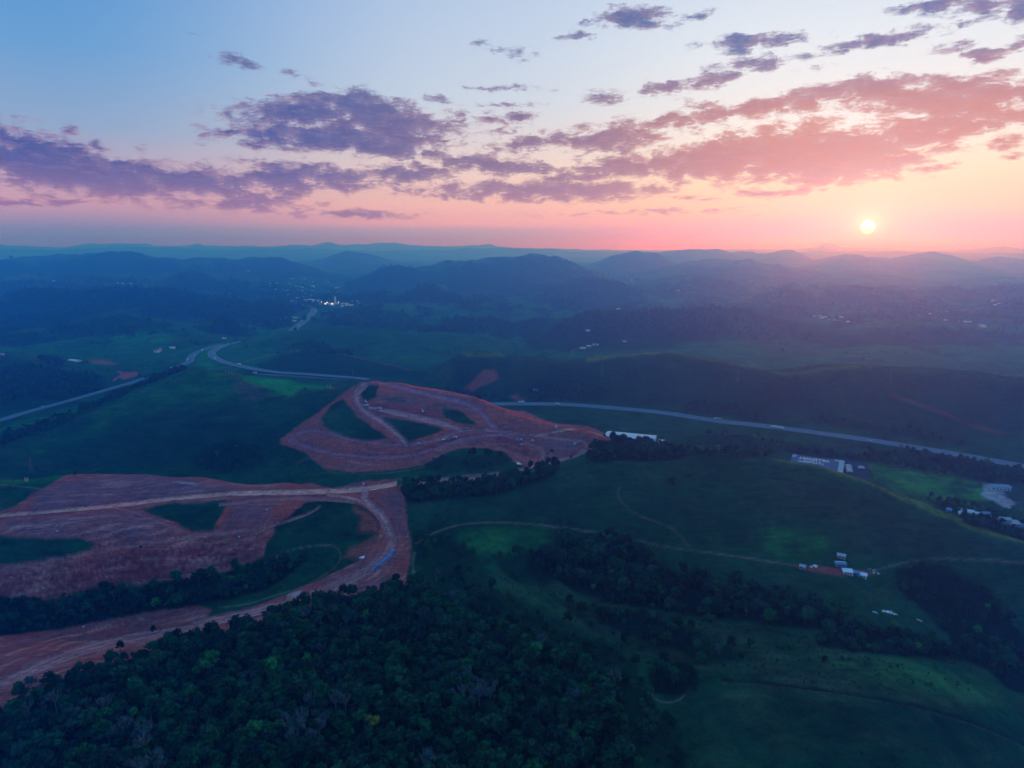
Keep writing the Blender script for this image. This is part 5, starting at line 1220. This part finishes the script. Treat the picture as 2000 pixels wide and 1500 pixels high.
def on_road(key, u, v, side):
    ln, hw = ROADW[key]; x, y, z = at_z(u, v, HWY[key][2] + .4)
    d = np.hypot(ln[:, 0] - x, ln[:, 1] - y); i = int(np.clip(np.argmin(d), 1, len(ln) - 2))
    tx, ty = ln[i + 1, 0] - ln[i - 1, 0], ln[i + 1, 1] - ln[i - 1, 1]; q = math.hypot(tx, ty); tx /= q; ty /= q
    o = side * hw * .55
    X_, Y_ = ln[i, 0] - ty * o, ln[i, 1] + tx * o
    return (X_, Y_, max(float(ground(X_, Y_)[0]), HWY[key][2]) + .45), math.atan2(ty, tx) + (math.pi if side > 0 else 0)
for key, u, v, sd, kind, kw, lab in [
  ('right', 1015, 787, 1, 't', {}, 'white lorry at the left end of the valley highway, first behind the earthworks crest'),
  ('right', 1086, 788, -1, 't', {'ln': 9}, 'short white lorry, second from the left on the valley highway'),
  ('right', 1328, 808, 1, 'c', {}, 'small pale car on the far side of the highway right of the warehouse'),
  ('right', 1372, 818, -1, 'c', {'paint': 'paint_blue'}, 'dark blue car on the near lanes between the small pale car and the lorry'),
  ('right', 1404, 821, 1, 't', {'body': 'fibre_roof'}, 'grey-bodied lorry on the highway above the wooded crest'),
  ('right', 1519, 834, -1, 't', {'ln': 21}, 'longest white articulated lorry in the middle of the right highway'),
  ('right', 1560, 838, 1, 'c', {'paint': 'steel'}, 'silver car just right of the longest lorry'),
  ('right', 1697, 861, -1, 'c', {'s': 1.3}, 'white van-sized car near the right end of the visible highway'),
  ('left', 90, 796, -1, 'c', {'s': 1.2}, 'pale car on the straight road at the left edge'),
  ('loop', 336, 721, -1, 't', {'ln': 15}, 'white lorry where the upper carriageway dives behind the green hill'),
  ('loop', 372, 694, 1, 'c', {'s': 1.3}, 'pale car at the outside of the highway bend'),
  ('loop', 394, 685, 1, 't', {'ln': 11}, 'white lorry entering the upper curve of the highway bend'),
  ('loop', 371, 704, -1, 't', {'ln': 9}, 'short lorry on the left-hand curve of the highway bend'),
  ('main', 424, 701, 1, 't', {'ln': 11}, 'white lorry on the tight inner curve right of the median hill'),
  ('main', 461, 714, -1, 't', {'ln': 13}, 'lorry leaving the inner curve towards the earthworks'),
  ('main', 414, 690, -1, 'c', {'s': 1.3}, 'pale car at the tightest point of the inner curve'),
  ('lower', 493, 731, 0, 't', {'ln': 12}, 'lorry on the lower carriageway below the highway bend'),
  ('far', 593, 628, 1, 't', {'ln': 14}, 'white lorry on the distant highway below its bend'),
  ('far', 612, 608, -1, 't', {'ln': 12}, 'lorry at the distant highway bend'),
  ('far', 581, 638, -1, 't', {'ln': 12}, 'lorry where the distant highway disappears behind the hill'),
  ('far', 590, 595, 1, 'c', {'s': 1.6}, 'pale car on the distant highway above its bend')]:
    loc, rz = on_road(key, u, v, sd)
    (truck if kind == 't' else car)(lab, loc, rz, **kw)
# ---- construction machines
def excavator(label, loc, rz, paint='paint_white', arm=1):
    t = thing('excavator', label, 'excavator', loc, rz, 'construction machines')
    for sg in (-1, 1):
        MB().prism([(-2.1, .1), (-1.7, 0), (1.7, 0), (2.1, .1), (2.2, .5), (1.8, .9), (-1.8, .9), (-2.2, .5)], sg * 1.3 - .3, sg * 1.3 + .3, axis='y').build('track', 'rubber', t)
    MB().box(-1.9, 1.3, -1.2, 1.2, 1.0, 2.2).build('body', paint, t)
    cb = MB().prism([(.1, 2.0), (1.5, 2.0), (1.35, 3.1), (.2, 3.1)], .25, 1.25, axis='y').build('cab', 'window_glass', t)
    MB().box(.1, 1.4, .2, 1.3, 3.1, 3.2).build('cab_roof', paint, cb)
    MB().box(-2.4, -1.7, -1.2, 1.2, 1.1, 2.0).build('counterweight', 'steel', t)
    b = MB(); b.tube((1.0, -.3, 1.6), (3.6, -.3, 4.6), .28, .22, 4); b.build('boom', paint, t)
    b = MB(); b.tube((3.6, -.3, 4.6), (5.8, -.3, 2.2), .22, .16, 4); a_ = b.build('arm', paint, t)
    MB().prism([(5.4, 2.2), (6.2, 2.3), (6.3, 1.2), (5.7, .7), (5.0, 1.2)], -.8, .2, axis='y').build('bucket', 'steel', a_)
    return t
def dump(label, loc, rz, paint='paint_white', bed='steel'):
    t = thing('dump_truck', label, 'dump truck', loc, rz, 'construction machines')
    MB().prism([(-4.0, 1.2), (1.2, 1.1), (1.5, 2.7), (-4.3, 2.6)], -1.25, 1.25, axis='y').build('bed', bed, t)
    c = MB().prism([(1.7, .7), (3.7, .7), (3.8, 1.7), (3.4, 2.8), (1.7, 2.9)], -1.2, 1.2, axis='y').build('cab', paint, t)
    MB().box(3.45, 3.75, -1, 1, 1.8, 2.55).build('windscreen', 'window_glass', c)
    MB().box(-4, 3.2, -.45, .45, .7, 1.1).build('chassis', 'rubber', t)
    wheels(t, (-3, -1.8, 2.6), 1.0, .52); return t
def roller(label, loc, rz, paint='paint_white'):
    t = thing('road_roller', label, 'road roller', loc, rz, 'construction machines')
    MB().tube((1.9, -1.05, .8), (1.9, 1.05, .8), .8, .8, 12).build('drum', 'steel', t)
    MB().box(-2.4, .9, -.95, .95, .9, 1.8).build('body', paint, t)
    cb = MB().box(-.9, .7, -.8, .8, 1.82, 2.8).build('cab', 'window_glass', t); MB().box(-1.1, .9, -.95, .95, 2.8, 2.92).build('cab_roof', paint, cb)
    wheels(t, (-1.6,), .85, .7, w=.45); return t
H1 = dict(ymin=720, ymax=1250)
def gl(u, v, lo=720, hi=1250):
    x, y, g = hit(u, v, lo, hi); return (x, y, g + .02)
excavator('white excavator at the upper left end of the bright haul road', gl(715, 787), 2.1)
dump('white dump truck just below the upper left excavator', gl(715, 794), .9)
dump('white dump truck starting down the bright haul road', gl(740, 800), .3)
excavator('excavator digging in the dark cut in the middle of the earthworks', gl(826, 806), 2.0)
roller('small pale road roller on the lower track, leftmost machine there', gl(818, 868), .2)
excavator('largest white excavator on the lower bench of the earthworks', gl(867, 861), .4)
dump('white dump truck to the right of the largest excavator', gl(888, 857), .9, 'paint_white', 'paint_blue')
dump('blue-white dump truck below the crossing of the tracks', gl(1018, 862), 1.4, 'paint_white', 'paint_blue')
car('small white pickup below the blue-white dump truck', gl(1018, 869), .1, group='construction machines', s=1.0, name='pickup', cat='pickup')
roller('pale road roller on the dark cut right of the track crossing', gl(1040, 863), -.3)
car('white pickup on the curved track near the right tip of the earthworks', gl(1123, 868), 1.2, group='construction machines', s=1.5, name='pickup', cat='pickup')
def cabin(label, loc, rz, mat='paint_cyan', s=1.0):
    t = thing('portable_cabin', label, 'cabin', loc, rz); t.scale = (s, s, s)
    MB().box(-1, 1, -.9, .9, 0, 2.4).build('wall', mat, t); MB().prism([(-1, 2.41), (1, 2.41), (.8, 2.75), (-.8, 2.75)], -1.1, 1.1).build('roof', 'paint_white', t)
    MB().box(-.4, .4, -.96, -.9, .05, 2.0).build('door', 'paint_white', t); return t
cabin('cyan portable cabin beside the road fork on the near ridge', gl(710, 948, 560, 720), .2, s=.9)
cabin('slim blue cabin on the crest near the right tip of the earthworks', gl(1086, 837), .1, 'paint_blue', 1.25)
for (u, v, lab) in [(112, 1039, 'small blue water tank on the violet slope at the far left'), (521, 997, 'small blue water tank on the bare patch between the green islands'),
                    (467, 1050, 'tiny blue water tank on the lower bench of the near earthworks'), (163, 1226, 'small blue water tank beside the broad dirt road at the lower left')]:
    t = thing('water_tank', lab, 'water tank', gl(u, v, 300, 720), .3)
    MB().tube((0, 0, .1), (0, 0, 1.0), .8, .85, 10).build('tank', 'pvc_blue', t); MB().tube((0, 0, 1.0), (0, 0, 1.2), .85, .35, 10).build('lid', 'paint_white', t)
# stacks of blue pipes by the dirt road bend
for i, (u, v, n, ln_, pos) in enumerate([(766, 1080, 9, 6, 'topmost'), (761, 1086, 9, 6, 'second from the top'), (755, 1091, 4, 5, 'thin third'), (748, 1097, 7, 5, 'fourth'), (737, 1106, 8, 6, 'fifth'), (731, 1112, 5, 5, 'lowest')]):
    loc = gl(u, v, 420, 640)
    t = thing('pipe_stack', '%s stack of blue pipes in the row beside the dirt road bend' % pos, 'pipes', loc, .95 + .1 * (i % 3), 'stacks of blue pipes')
    zt = [float(ground(loc[0] + dx, loc[1] + dy)[0]) - loc[2] for dx, dy in ((0, 0), (2, 2), (-2, -2))]; z0 = max(zt)
    k = 0; row = 0
    base_n = {9: 4, 8: 4, 7: 4, 5: 3, 4: 3}[n]; me0 = MB().tube((-ln_ / 2, 0, 0), (ln_ / 2, 0, 0), .26, .26, 8).mesh('pipe', 'pvc_blue', smooth=False)
    while k < n and base_n - row > 0:
        for j in range(base_n - row):
            if k >= n: break
            o = link('pipe', me0, t); o.location = (random.uniform(-.3, .3), (j - (base_n - row - 1) / 2) * .54, z0 + .3 + row * .47); k += 1
        row += 1
    MB().box(-ln_ / 2 - .2, -ln_ / 2 + .3, -.9, .9, z0 - .3, z0 + .06).build('timber_bearer', 'tarpaulin', t)
# white tarpaulin
x, y, g = hit(1015, 905, 600, 860)
m = MB(); nn = 12; prof = [(-2.9, -3.2), (2.6, -3.6), (4.1, .4), (.8, 1.4), (-1.4, 4.0), (-3.4, 4.6)]
for j in range(nn + 1):
    for i in range(nn + 1):
        a = i / nn; b = j / nn
        xx = (-3.0 + 5.8 * a) * (1 - b) + (-3.6 + (3.2 + 2.2 * math.sin(a * 3)) * a) * b + .3 * math.sin(j * 2.1); yy = -5 + 10.0 * b * (1 - .45 * a) + .5 * math.sin(i * 1.7)
        m.v.append((xx * 1.0, yy, float(ground(x + xx, y + yy)[0]) - g + .35 + .22 * math.sin(i * 1.9 + j) + .2 * math.cos(j * 1.3)))
for j in range(nn):
    for i in range(nn): m.f.append((j * (nn + 1) + i, j * (nn + 1) + i + 1, (j + 1) * (nn + 1) + i + 1, (j + 1) * (nn + 1) + i)); m.m.append(0)
o = m.build('tarpaulin', 'tarpaulin', None, True); o.location = (x, y, g); tag(o, 'crumpled white tarpaulin at the lower edge of the middle earthworks', 'tarpaulin')
# vans in the store yard and cars in the clearing
for (u, v, lab, kw) in [(1657, 913, 'upper white van parked in the store yard', {}), (1658, 918, 'lower white van parked in the store yard', {}), (1682, 916, 'white van alone on the right side of the store yard', {}), (1659, 923, 'pale van half hidden by the crest in the store yard', {})]:
    truck(lab, gl(u, v, 640, 960), .1, ln=8.5, group='vans in the store yard')
for (u, v, lab) in [(1965, 991, 'left white car parked below the pale clearing'), (1971, 993, 'right white car parked below the pale clearing')]:
    car(lab, gl(u, v, 640, 900), .3, group='cars by the clearing', s=1.2)
# ------------------------------------------------------------------ trees
def ico(sub=1):
    b = bmesh.new(); bmesh.ops.create_icosphere(b, subdivisions=sub, radius=1)
    v = np.array([p.co[:] for p in b.verts]); f = [tuple(q.index for q in k.verts) for k in b.faces]; b.free(); return v, f
ICO1, ICO1F = ico(1)
def make_crown(seed, R_, Hc, z0, lumps, leaves, flat=1.0, mat='leaf_dark', ls=.55):
    q = np.random.default_rng(seed); m = MB(); cs = []
    for k in range(lumps):
        a = q.uniform(0, 6.283); e = q.uniform(-.55, 1.0); rr_ = R_ * .62 * math.sqrt(max(0, 1 - max(e, 0) ** 2)) * q.uniform(.55, 1.1)
        c = np.array([rr_ * math.cos(a), rr_ * math.sin(a), z0 + Hc * .5 + e * Hc * .42 * flat]); r = R_ * q.uniform(.26, .44)
        cs.append((c, r))
        v = ICO1 * (1 + .28 * q.standard_normal((len(ICO1), 1))) * np.array([1, 1, .8]) * r + c
        m.add(v, ICO1F)
    for k in range(leaves):
        c, r = cs[int(q.integers(len(cs)))]
        d = q.standard_normal(3); d[2] = d[2] * .8 + .25; d /= np.linalg.norm(d)
        p = c + d * r * q.uniform(.9, 1.35); s = ls * q.uniform(.6, 1.4)
        n = d + .7 * q.standard_normal(3); n /= np.linalg.norm(n)
        t1 = np.cross(n, [0.3, .5, .8]); t1 /= np.linalg.norm(t1); t2 = np.cross(n, t1)
        m.add([p - t1 * s, p - t2 * s * .7, p + t1 * s, p + t2 * s * .7], [(0, 1, 2, 3)])
    return m
def make_trunk(seed, h, r, spread, twigs=0, mat='bark'):
    q = random.Random(seed); m = MB(); z1 = h * .55
    m.tube((0, 0, -1.2), (q.uniform(-.2, .2), q.uniform(-.2, .2), z1), r, r * .7, 6)
    for k in range(4 + twigs):
        a = k * 6.283 / (4 + twigs) + q.uniform(-.4, .4); s = spread * q.uniform(.5, .9)
        p1 = (math.cos(a) * s * .5, math.sin(a) * s * .5, z1 + (h - z1) * .35); p2 = (math.cos(a) * s, math.sin(a) * s, z1 + (h - z1) * q.uniform(.6, .95))
        m.tube((0, 0, z1 - .5), p1, r * .5, r * .33, 4); m.tube(p1, p2, r * .33, r * .12, 4)
        if twigs:
            for j in range(5):
                b = a + q.uniform(-.8, .8); t_ = q.uniform(.3, 1)
                b0 = [p1[i] + (p2[i] - p1[i]) * t_ for i in range(3)]
                m.tube(b0, (b0[0] + math.cos(b) * s * .5, b0[1] + math.sin(b) * s * .5, b0[2] + q.uniform(.5, 2)), r * .14, r * .05, 3)
    return m
# kinds: (crown radius, crown height, crown base, lumps, leaves, leaf material, bark, twiggy)
KINDS = [(3.7, 5.4, 3.6, 13, 260, 'leaf_dark', 'bark', 0), (3.1, 6.4, 3.8, 12, 240, 'leaf_dark', 'bark', 0), (4.3, 4.8, 4.4, 15, 300, 'leaf_dark', 'bark', 0), (2.7, 5.0, 2.6, 10, 200, 'leaf_dark', 'bark', 0),
         (3.5, 4.4, 3.4, 9, 300, 'leaf_dark', 'bark', 0), (3.2, 5.0, 4.2, 4, 150, 'leaf_pale', 'pale_bark', 6), (3.6, 5.4, 3.8, 12, 260, 'leaf_yellow', 'bark', 0), (3.4, 5.0, 3.6, 12, 260, 'leaf_lime', 'bark', 0)]
CROWN = []; TRUNK = []; JOIN = []
for i, (r, hc, z0, lu, le, lm, bk, tw) in enumerate(KINDS):
    c = make_crown(40 + i, r, hc, z0 - 1.2, lu, le, mat=lm, ls=.42 if tw else .55); CROWN.append(c.mesh('crown', lm))
    tk = make_trunk(60 + i, z0 + hc * .7, .22, r * .75, tw); TRUNK.append(tk.mesh('trunk', bk))
    j = MB(); j.add(c.v, c.f, 0); j.add(tk.v, tk.f, 1); JOIN.append(j.mesh('joined_tree', lm, bk))
LOW = []
for i in range(4):
    c = make_crown(80 + i, 3.6, 4.8, 1.2, 4, 46, ls=.9); c2 = MB(); c2.add(c.v, c.f, 0); c2.tube((0, 0, -1.5), (0, 0, 3), .25, .15, 4, 1); LOW.append(c2.mesh('small_tree', 'leaf_dark', 'bark'))
def src(name, meshes):
    cl = bpy.data.collections.new(name)
    for i, me in enumerate(meshes):
        o = bpy.data.objects.new('%s_%02d' % (name, i), me); cl.objects.link(o)
    return cl
SRC_NEAR = src('tree_source', JOIN); SRC_LOW = src('far_tree_source', LOW)
def scatter_obj(name, pts, rots, scs, pick, source, label):
    me = bpy.data.meshes.new(name); me.vertices.add(len(pts)); me.vertices.foreach_set('co', np.asarray(pts, np.float32).ravel())
    for nm, ty, dat in (('rz', 'FLOAT', rots), ('sc', 'FLOAT', scs), ('pick', 'INT', pick)):
        a = me.attributes.new(nm, ty, 'POINT'); a.data.foreach_set('value', np.asarray(dat, np.float32 if ty == 'FLOAT' else np.int32))
    o = bpy.data.objects.new(name, me); COL.objects.link(o); tag(o, label, None, None, 'stuff')
    g = bpy.data.node_groups.new(name + '_nodes', 'GeometryNodeTree')
    g.interface.new_socket('Geometry', in_out='INPUT', socket_type='NodeSocketGeometry'); g.interface.new_socket('Geometry', in_out='OUTPUT', socket_type='NodeSocketGeometry')
    gi = g.nodes.new('NodeGroupInput'); gout = g.nodes.new('NodeGroupOutput')
    ip = g.nodes.new('GeometryNodeInstanceOnPoints'); ci = g.nodes.new('GeometryNodeCollectionInfo')
    ci.inputs['Collection'].default_value = source; ci.inputs['Separate Children'].default_value = True; ci.inputs['Reset Children'].default_value = True
    m2p = g.nodes.new('GeometryNodeMeshToPoints')
    def att(n, ty):
        k = g.nodes.new('GeometryNodeInputNamedAttribute'); k.data_type = ty; k.inputs['Name'].default_value = n; return k
    ar, asc, ap = att('rz', 'FLOAT'), att('sc', 'FLOAT'), att('pick', 'INT')
    cx = g.nodes.new('ShaderNodeCombineXYZ'); lk = g.links.new
    lk(gi.outputs[0], m2p.inputs[0]); lk(m2p.outputs[0], ip.inputs['Points']); lk(ci.outputs[0], ip.inputs['Instance']); ip.inputs['Pick Instance'].default_value = True
    lk(ap.outputs['Attribute'], ip.inputs['Instance Index']); lk(ar.outputs['Attribute'], cx.inputs[2]); lk(cx.outputs[0], ip.inputs['Rotation'])
    lk(asc.outputs['Attribute'], ip.inputs['Scale']); lk(ip.outputs[0], gout.inputs[0])
    md = o.modifiers.new('scatter', 'NODES'); md.node_group = g
    return o
WM_ = {}
def lookup(arr, x, y):
    t = x / y; s = np.log(y)
    j = np.clip(np.searchsorted(SN, s), 0, NS_ - 1); i = np.clip(np.searchsorted(TN, t), 0, NT_ - 1)
    return arr.reshape(NS_, NT_)[j, i]
def plant(mask, sp, thr=.5, gap=0.0, seed=0):
    sel = mask > .5
    if not sel.any(): return np.zeros((0, 2))
    q = np.random.default_rng(seed)
    xs = np.arange(XX[sel].min(), XX[sel].max(), sp); ys = np.arange(YY[sel].min(), YY[sel].max(), sp * .9)
    gx_, gy_ = np.meshgrid(xs, ys); gx_ = gx_ + (np.arange(len(ys)) % 2)[:, None] * sp * .5
    x = gx_.ravel() + q.uniform(-.36, .36, gx_.size) * sp; y = gy_.ravel() + q.uniform(-.36, .36, gx_.size) * sp
    ok = (np.abs(x / y) < 1.0) & (y > 100); x, y = x[ok], y[ok]
    k = lookup(mask, x, y); n = perlin(x / (sp * 3.5), y / (sp * 3.5), seed + 5)
    ok = (k > thr + .3 * perlin(x / 14, y / 14, seed + 9)) & (n > gap - .5) & (lookup(dirt, x, y) < .35)
    return np.stack([x[ok], y[ok]], 1)
GAPS = {'forest': 0.0, 'gully': .0, 'woods': .22, 'thicket': .38, 'ravine': .42, 'row': .0, 'slope': .40, 'mid': .2, 'ridge': .15}
near = []; lowp = []
qq = np.random.default_rng(3)
for i, (kind, m, sp) in enumerate(WOODS):
    p = plant(m, sp, .5, GAPS[kind], 100 + i)
    for x, y in p:
        if kind == 'ridge': lowp.append((x, y, qq.uniform(1.2, 2.2))); continue
        if kind == 'mid' and y > 1150: lowp.append((x, y, qq.uniform(.8, 1.5))); continue
        r = qq.random()
        tone = float(perlin(np.array([x / 45]), np.array([y / 45]), 77)[0])
        if kind == 'forest': pk = int(qq.integers(0, 5)) if not (tone > .22 and r < .5) else 5
        else: pk = int(qq.integers(0, 5))
        if r > .985: pk = 7
        if r < .012: pk = 5
        s = (.55 + 1.15 * qq.random() ** 2.0) * (1.0 if kind in ('forest',) else 1.25 if kind == 'woods' else .9 if kind in ('gully', 'row') else .8)
        near.append([x, y, s, pk, kind])
# the yellow and pale crowns one can point at
SPECIAL = [(728, 1425, 6, 1.25, 'yellow-green tree in the dark forest at the bottom centre'), (682, 1330, 6, 1.0, 'smaller yellow-green tree higher up in the dark forest'), (1060, 1345, 5, 1.1, 'pale blue-grey tree in the bare-looking part of the forest'),
           (852, 1128, 5, 1.1, 'pale round tree with a thin white trunk beside the pasture path'), (628, 1280, 5, 1.3, 'large grey leafless tree at the left of the forest'), (585, 1225, 7, 1.0, 'bright green palm-like crown at the forest edge'), (700, 1185, 7, 1.2, 'bright green broad crown below the dirt road bend')]
# trees standing alone
SOLO = [(1358, 1258, 0, .95, 'dark tree with a bare trunk alone on the lower pasture'), (1404, 1272, 5, .9, 'pale thin tree right of the dark lone tree'), (1448, 1284, 3, .75, 'small round dark tree in the open pasture'), (1500, 1283, 5, .8, 'thin tree beside the small round one on the pasture'),
        (1540, 1265, 4, .8, 'open-crowned tree below the middle thicket'), (1610, 1290, 3, .8, 'leaning tree at the foot of the long thicket'), (1690, 1296, 3, .6, 'low bush-like tree under the right thicket'), (1752, 1300, 3, .5, 'lone shrub tree near the bright pasture knoll'),
        (1385, 1216, 4, 1.3, 'big spreading tree between the two thickets'), (1175, 1110, 0, 1.0, 'dark tree at the head of the wooded gully'), (962, 1155, 1, 1.35, 'tall dark double-crowned tree on the pasture path side'), (895, 1085, 4, 1.0, 'rounded tree on the bright green hollow'),
        (1303, 1042, 3, .6, 'small bush beside the cart track on the hill'), (1218, 1066, 0, .8, 'lone tree just under the long footpath'), (1310, 945, 2, 1.1, 'wide low tree in the middle of the big hillside'), (1345, 930, 4, .9, 'fainter tree right of the wide low one on the hillside'),
        (1078, 880, 4, .75, 'broad tree on the lower right of the middle earthworks'), (1115, 890, 3, .6, 'small tree at the edge of the haul road'), (148, 926, 1, .8, 'slim tree on the skyline of the near earthworks'), (936, 778, 1, .9, 'dark tree on the crest of the middle earthworks'),
        (1196, 857, 3, .8, 'small tree in front of the left end of the warehouse roof'), (1222, 862, 1, 1.1, 'tall tree standing before the middle of the warehouse roof'), (1238, 865, 0, 1.2, 'broad dark tree before the warehouse, right of the tall one'), (1252, 866, 4, 1.0, 'rounded tree before the right half of the warehouse'),
        (300, 1232, 1, .7, 'bare spindly tree standing up against the broad dirt road'), (236, 1270, 1, .9, 'dark pointed tree breaking the forest edge by the dirt road'), (275, 1066, 3, .45, 'little bush alone on the violet slope'), (570, 882, 2, .6, 'dark tree at the left tip of the middle earthworks'),
        (1833, 972, 0, 1.1, 'tall dark tree at the edge of the bright green field'), (560, 1358, 0, 1.2, 'tall dark crown in the left part of the forest'), (1315, 1322, 4, 1.1, 'largest crown inside the ring-shaped path'), (1290, 1340, 0, .9, 'left crown inside the ring-shaped path'),
        (22, 505, 2, 4.5, 'single big tree on the skyline hill at the far left'), (1150, 1275, 2, 1.2, 'broad tree at the right fringe of the forest'), (1480, 1190, 2, 1.3, 'largest dark crown of the wooded gully'), (1100, 1100, 2, 1.1, 'rounded crown at the left end of the wooded gully')]
def put_tree(x, y, s, pk, rz, label, group=None, sz=1.0):
    g = float(ground(x, y)[0])
    t = thing('tree', label, 'tree', (x, y, g), rz, group); t.scale = (s, s, s * sz)
    link('trunk', TRUNK[pk], t); link('crown', CROWN[pk], t); return t
for (u, v, pk, s, lab) in SPECIAL + SOLO:
    lim = (2500, 7000) if v < 520 else (180, 560) if v > 1180 else (400, 760) if v > 925 else (600, 1250)
    x, y, g = hit(u, v + 6, *lim)
    if v < 520: x, y, g = at_y(u, v, 5900); 
    put_tree(x, y, s, pk, random.uniform(0, 6), lab)
# the nearest trees are individuals, the rest is one wood
near.sort(key=lambda k: k[1] - 0.0 * k[0])
vis_ = []
for k in near:
    u, v = project(k[0], k[1], float(ground(k[0], k[1])[0]) + 5)
    k.append(-20 < u < 2020 and v < 1545)
ind = [k for k in near if k[5]][:250]
ids = set(id(k) for k in ind)
TL = {0: 'dark rounded tree in the dense forest at the bottom of the picture', 1: 'tall dark tree in the dense forest at the bottom of the picture', 2: 'wide flat-crowned tree in the dense forest at the bottom of the picture',
      3: 'small dense dark tree in the forest at the bottom of the picture', 4: 'loose-crowned tree in the dense forest at the bottom of the picture', 5: 'pale leafless tree in the forest at the bottom of the picture', 7: 'bright green tree in the dense forest at the bottom of the picture', 6: 'yellow tree in the forest'}
TG = {0: 'rounded forest trees', 1: 'tall forest trees', 2: 'flat-crowned forest trees', 3: 'small forest trees', 4: 'loose-crowned forest trees', 5: 'leafless forest trees', 7: 'bright green forest trees', 6: 'yellow forest trees'}
for k in ind: put_tree(k[0], k[1], k[2], k[3], qq.uniform(0, 6.28), TL[k[3]], TG[k[3]], qq.uniform(.85, 1.2))
def mass(name, rows, label, source, npk):
    a = np.array([[r[0], r[1], r[2]] for r in rows]); z = ground(a[:, 0], a[:, 1])
    pk = np.array([r[3] if len(r) > 3 else qq.integers(0, npk) for r in rows])
    return scatter_obj(name, np.column_stack([a[:, 0], a[:, 1], z]), qq.uniform(0, 6.28, len(a)), a[:, 2], pk, source, label)
rest = [k for k in near if id(k) not in ids]
for names, nm, lab in ((('forest',), 'forest', 'dense dark forest filling the bottom left of the picture'), (('gully',), 'gully_woods', 'strip of trees between the cut slope and the broad dirt road'),
                       (('woods', 'thicket', 'slope'), 'woods', 'woods and thickets scattered over the pasture'), (('ravine',), 'ravine_woods', 'dark scrub wood in the steep ravine at the right edge'),
                       (('row',), 'tree_line', 'tree line along the haul road and the hill crest'), (('mid',), 'valley_woods', 'trees along the valley and on the slopes behind')):
    rows = [k for k in rest if k[4] in names]
    if rows: mass(nm, rows, lab, SRC_NEAR, 5)
# far woodland
pf = plant(wood * (YY < 5200) * (YY > 1900), 34, .55, .05, 500)
rows = lowp + [(x, y, qq.uniform(1.6, 2.8)) for x, y in pf]
pg_ = plant(gully * (YY > 1150) * (YY < 2600), 22, .6, .1, 501)
rows += [(x, y, qq.uniform(.7, 1.4)) for x, y in pg_]
mass('woodland', [r for r in rows], 'woodland covering the hills of the middle distance', SRC_LOW, 4)
# shrubs dotted over the pastures
open_ = ((1 - dirt) * (YY > 240) * (YY < 900))
for kind, m, sp in WOODS: open_ = open_ * (1 - m)
ps = plant(open_, 11, .6, .62, 600); ps2 = plant(open_ * pmask([(950, 1120), (1250, 1150), (1450, 1230), (1900, 1290), (1900, 1360), (1400, 1330), (1000, 1220)], 300, 600, 20), 6.5, .5, .35, 601)
sh = [(x, y, qq.uniform(.10, .26)) for x, y in ps] + [(x, y, qq.uniform(.12, .36)) for x, y in ps2]
mass('shrubs', sh, 'small dark shrubs dotted over the pastures', SRC_LOW, 4)
print('near', len(near), 'far', len(rows), 'shrubs', len(sh))
